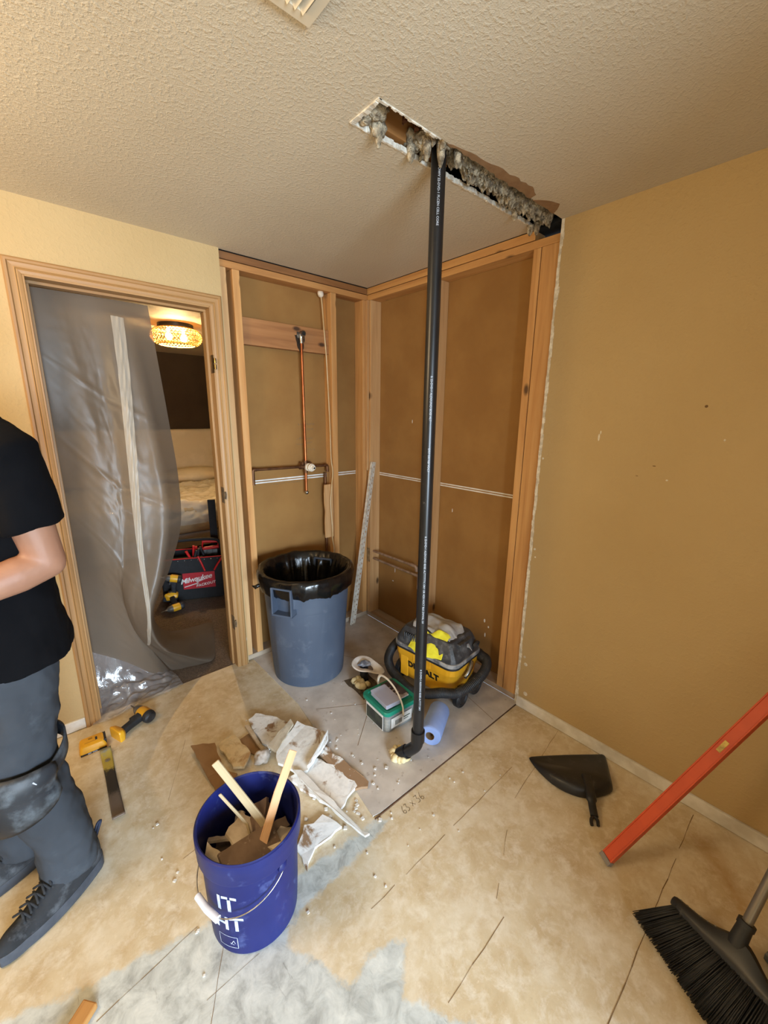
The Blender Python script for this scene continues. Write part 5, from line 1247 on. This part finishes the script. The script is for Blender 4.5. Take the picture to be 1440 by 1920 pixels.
HIP = {s_: V((0, s_*.088, .92)) for s_ in (1, -1)}; KN = {s_: V((.055, s_*.098, .50)) for s_ in (1, -1)}; AN = {1: V((-.006, .122, .09)), -1: V((-.006, -.085, .09))}
m = MB()
m.tube([V((.0, 0, .90)), V((.0, 0, .98)), V((.0, 0, 1.10)), V((-.005, 0, 1.25)), V((-.01, 0, 1.38)), V((-.012, 0, 1.47)), V((-.005, 0, 1.51))], [(.15, .10), (.165, .115), (.15, .10), (.165, .112), (.18, .115), (.13, .085), (.07, .065)], 24)
m.tube([V((-.01, 0, 1.46)), V((.02, 0, 1.58)), V((.04, 0, 1.62))], [.066, .056, .055], 16)
m.ball((.065, 0, 1.70), (.098, .076, .118), 24, 16); m.ball((.105, 0, 1.645), (.055, .052, .055), 16, 12)
m.tube([V((.150, 0, 1.715)), V((.164, 0, 1.682))], [.009, .013], 8); m.tube([V((.150, -.02, 1.640)), V((.156, 0, 1.641)), V((.150, .02, 1.640))], .008, 8)
for s_ in (1, -1):
    m.ball((.055, s_*.078, 1.69), (.024, .010, .034), 10, 8)
    m.tube([SH[s_]*1.0, SH[s_].lerp(EL[s_], .35), SH[s_].lerp(EL[s_], .8), EL[s_]], [.064, .056, .047, .044], 16)
    m.ball(tuple(SH[s_]+V((0, -s_*.01, .0))), .066, 16, 10); m.ball(tuple(EL[s_]), .043, 14, 10)
    m.tube([EL[s_], EL[s_].lerp(WR[s_], .25), EL[s_].lerp(WR[s_], .7), WR[s_]], [.043, .049, .038, .029], 16)
    # hand: palm, four curled fingers, thumb
    d = (WR[s_]-EL[s_]).normalized(); up = V((0, 0, 1)); up = (up-d*up.dot(d)).normalized(); sd = d.cross(up)*s_
    m.tube([WR[s_]-d*.01, WR[s_]+d*.03, WR[s_]+d*.085], [(.03, .024), (.038, .016), (.040, .014)], 12)
    for k, L_ in enumerate((.072, .082, .076, .06)):
        b0 = WR[s_]+d*.080+up*(.030-.020*k); c1 = d*.85-sd*.5; c2 = d*.2-sd*1.0
        m.tube([b0, b0+c1*L_*.45, b0+c1*L_*.45+c2*L_*.35, b0+c1*L_*.45+c2*L_*.35-d*L_*.22-sd*L_*.1], [.0095, .0088, .0080, .0065], 8)
    b0 = WR[s_]+d*.03+up*.030; m.tube([b0, b0+(d*.5+up*.6-sd*.3)*.045, b0+(d*.5+up*.6-sd*.3)*.045+(d*.8-sd*.5)*.035], [.013, .011, .008], 8)
    m.tube([HIP[s_], HIP[s_].lerp(KN[s_], .5), KN[s_], KN[s_].lerp(AN[s_], .35), AN[s_], AN[s_]+V((0, 0, -.04))], [.085, .073, .056, .056, .038, .04], 16)
    m.tube([AN[s_]+V((-.045, 0, -.05)), AN[s_]+V((.08, s_*.008, -.058)), AN[s_]+V((.16, s_*.012, -.066))], [.026, .026, .016], 12)
body = fused(m, 'body', M_skin, pr, .0055, 5)
# t-shirt: open sleeves end above the elbow
m = MB()
m.tube([V((-.005, 0, .825)), V((-.005, 0, .95)), V((-.006, 0, 1.08)), V((-.008, 0, 1.25)), V((-.012, 0, 1.38)), V((-.014, 0, 1.45)), V((-.014, 0, 1.505)), V((-.006, 0, 1.57))], [(.204, .164), (.196, .152), (.182, .136), (.192, .140), (.198, .140), (.176, .122), (.125, .10), (.076, .078)], 32)
for s_ in (1, -1):
    a_, b_ = SH[s_]+V((0, -s_*.05, .012)), SH[s_].lerp(EL[s_], .66)
    m.tube([a_, SH[s_]+V((0, s_*.004, -.01)), SH[s_].lerp(EL[s_], .35), b_], [.078, .080, .075, .074], 20)
sh = fused(m, 'tshirt', M_shirt, pr, .009, 4, .022, .10)
# trousers
m = MB()
m.tube([V((.0, 0, .80)), V((.0, 0, .88)), V((.0, 0, .96)), V((.0, 0, 1.02))], [(.160, .120), (.172, .130), (.165, .122), (.155, .112)], 28)
for s_ in (1, -1):
    P = [HIP[s_]+V((0, 0, .0)), HIP[s_].lerp(KN[s_], .4), KN[s_]+V((.002, 0, .06)), KN[s_]+V((-.004, 0, -.03)), KN[s_].lerp(AN[s_], .4)+V((-.012, 0, 0)), AN[s_]+V((.004, 0, .10)), AN[s_]+V((.010, 0, -.015))]
    m.tube(P, [.105, .098, .090, .084, .080, .078, .082], 22)
pn_ = fused(m, 'trousers', M_pants, pr, .009, 4, .030, .09)
# knee pads
M_pad = mat('black_pad', (24, 26, 30), (34, 38, 44), .5, 8, dust=(112, 120, 126), dscale=9, dlo=.52, dhi=.85)
for s_ in (1, -1):
    c = KN[s_]+V((.0, 0, -.03))
    def padf(u, v):
        a = -1.75*s_+3.5*s_*u if s_ > 0 else 1.75-3.5*u
        k = math.sin(PI*u)**.5; z = c.z+.085-.185*v*(.55+.45*k)-.02*(1-k)
        r = .108+.020*k*math.sin(PI*min(1, v*1.05))+.006*math.sin(v*9)
        return (c.x-.006+r*math.cos(a), c.y+r*.96*math.sin(a), z)
    m = MB(); m.grid(padf, 30, 14); kp = m.build('knee_pad', M_pad, pr, smooth=180, solid=.012)
    m = MB()
    for dz, sl in ((.035, .05), ):
        m.grid(lambda u, v: (c.x-.006+.107*math.cos(1.5+3.28*u), c.y+.103*math.sin(1.5+3.28*u), c.z+dz+.05*v-.025+sl*math.sin(PI*u)), 26, 4)
    m.build('strap', M_pad, kp, smooth=180, solid=.006)
    m = MB(); T = Matrix.Translation((c.x-.006+.121*math.cos(s_*1.05), c.y+.117*math.sin(s_*1.05), c.z+.038)) @ Matrix.Rotation(s_*1.05, 4, 'Z') @ Matrix.Rotation(s_*.5, 4, 'X'); m.box(-.002, .003, -.028, .028, -.007, .007, T); m.build('reflective_tab', M_wtxt, kp, bevel=.001)
# shoes
M_shoe = mat('dusty_black_suede', (26, 28, 31), (40, 42, 46), .9, 8, dust=(112, 116, 122), dscale=13, dlo=.5, dhi=.85, bmp=.15, bscale=140); M_sole = mat('grey_rubber_sole', (58, 62, 70), (70, 74, 82), .7, 20)
for s_ in (1, -1):
    c = AN[s_]; toe = s_*.10
    def sec(t):   # t 0 heel .. 1 toe
        x = -.088+.318*t; w = .034+.018*math.sin(PI*min(1, t*1.15+.08))**.7
        if t > .8: w *= math.sqrt(max(.02, 1-((t-.8)/.22)**2))
        if t < .1: w *= math.sqrt(max(.05, 1-((.1-t)/.115)**2))
        return x, w, s_*(.012*math.sin(PI*t*.6)+.012*t)
    m = MB(); m2 = MB(); K = 22; vs = []; vs2 = []
    for i in range(K+1):
        t = i/K; x, w, dy = sec(t); y = c.y+dy; lift = .012*max(0, t-.75)*4*.5
        vs += [(x, y-w*1.08, .001+lift), (x, y+w*1.08, .001+lift), (x, y+w*1.12, .020+lift), (x, y+w*1.02, .034+lift), (x, y-w*1.02, .034+lift), (x, y-w*1.12, .020+lift)]
        h = (.125 if t < .42 else .125-.055*min(1, (t-.42)/.28)) if t < .70 else .070+.004*math.sin((t-.70)*9)
        h -= .02*max(0, t-.88)*8 if t > .88 else 0
        wt = .62 if t < .5 else .55
        vs2 += [(x, y-w*1.0, .030), (x, y-w*.98, .030+(h-.03)*.5), (x, y-w*wt, .03+(h-.03)*.92), (x, y, h), (x, y+w*wt, .03+(h-.03)*.92), (x, y+w*.98, .030+(h-.03)*.5), (x, y+w*1.0, .030)]
    m.add(vs, [(i*6+j, i*6+6+j, i*6+6+(j+1) % 6, i*6+(j+1) % 6) for i in range(K) for j in range(6)]+[tuple(range(6)), tuple(K*6+j for j in range(5, -1, -1))])
    m2.add(vs2, [(i*7+j, i*7+7+j, i*7+8+j, i*7+1+j) for i in range(K) for j in range(6)]+[tuple(range(7)), tuple(K*7+j for j in range(6, -1, -1))])
    so = m2.build('shoe', M_shoe, pr, smooth=60, sub=1); so['label'] = 'dusty black suede work shoe'
    m.build('sole', M_sole, so, smooth=50)
    m = MB()
    for k in range(6):
        x = .050+.020*k; hh = .127-.0095*k; y = c.y+s_*.012; q = 1 if k % 2 else -1
        m.tube(bez([(x-.008, y-.026, hh-.012), (x, y, hh+.004), (x+.010, y+.026, hh-.010)], 8), .0034, 6); m.tube(bez([(x+.010, y-.026, hh-.012), (x, y, hh+.004), (x-.006, y+.026, hh-.010)], 8), .0034, 6)
    m.tube(bez([(.05, c.y, .128), (.04, c.y+s_*.03, .13), (.06, c.y+s_*.045, .10), (.075, c.y+s_*.02, .112)], 12), .003, 6)
    m.build('lace', M_shoe, so, smooth=180)
    m = MB(); m.tube(bez([(-.086, c.y, .070), (-.103, c.y, .105), (-.112, c.y, .125), (-.100, c.y, .122), (-.086, c.y, .095)], 14), [(.004, .009)]*13, 8) if False else m.tube(bez([(-.084, c.y, .070), (-.103, c.y, .105), (-.113, c.y, .124), (-.100, c.y, .122), (-.084, c.y, .095)], 14), .0045, 8)
    m.build('heel_loop', mat('navy_webbing', (26, 34, 56), None, .7), so, smooth=180)
# hair cap and eyes
m = MB(); m.ball((.045, 0, 1.725), (.104, .083, .110), 24, 16); m.v = [(x-.012*(z < 1.70), y, max(z, 1.655)) for x, y, z in m.v]; m.v = [(x if z > 1.765 else min(x, .085), y, z) for x, y, z in m.v]
m.build('hair', mat('brown_hair', (58, 42, 30), (44, 32, 22), .7, 60, stretch=(1, 1, .2)), pr, smooth=180)
m = MB()
for s_ in (1, -1): m.ball((.148, s_*.032, 1.708), (.010, .013, .009), 10, 8)
m.build('eye', M_white, pr, smooth=180)
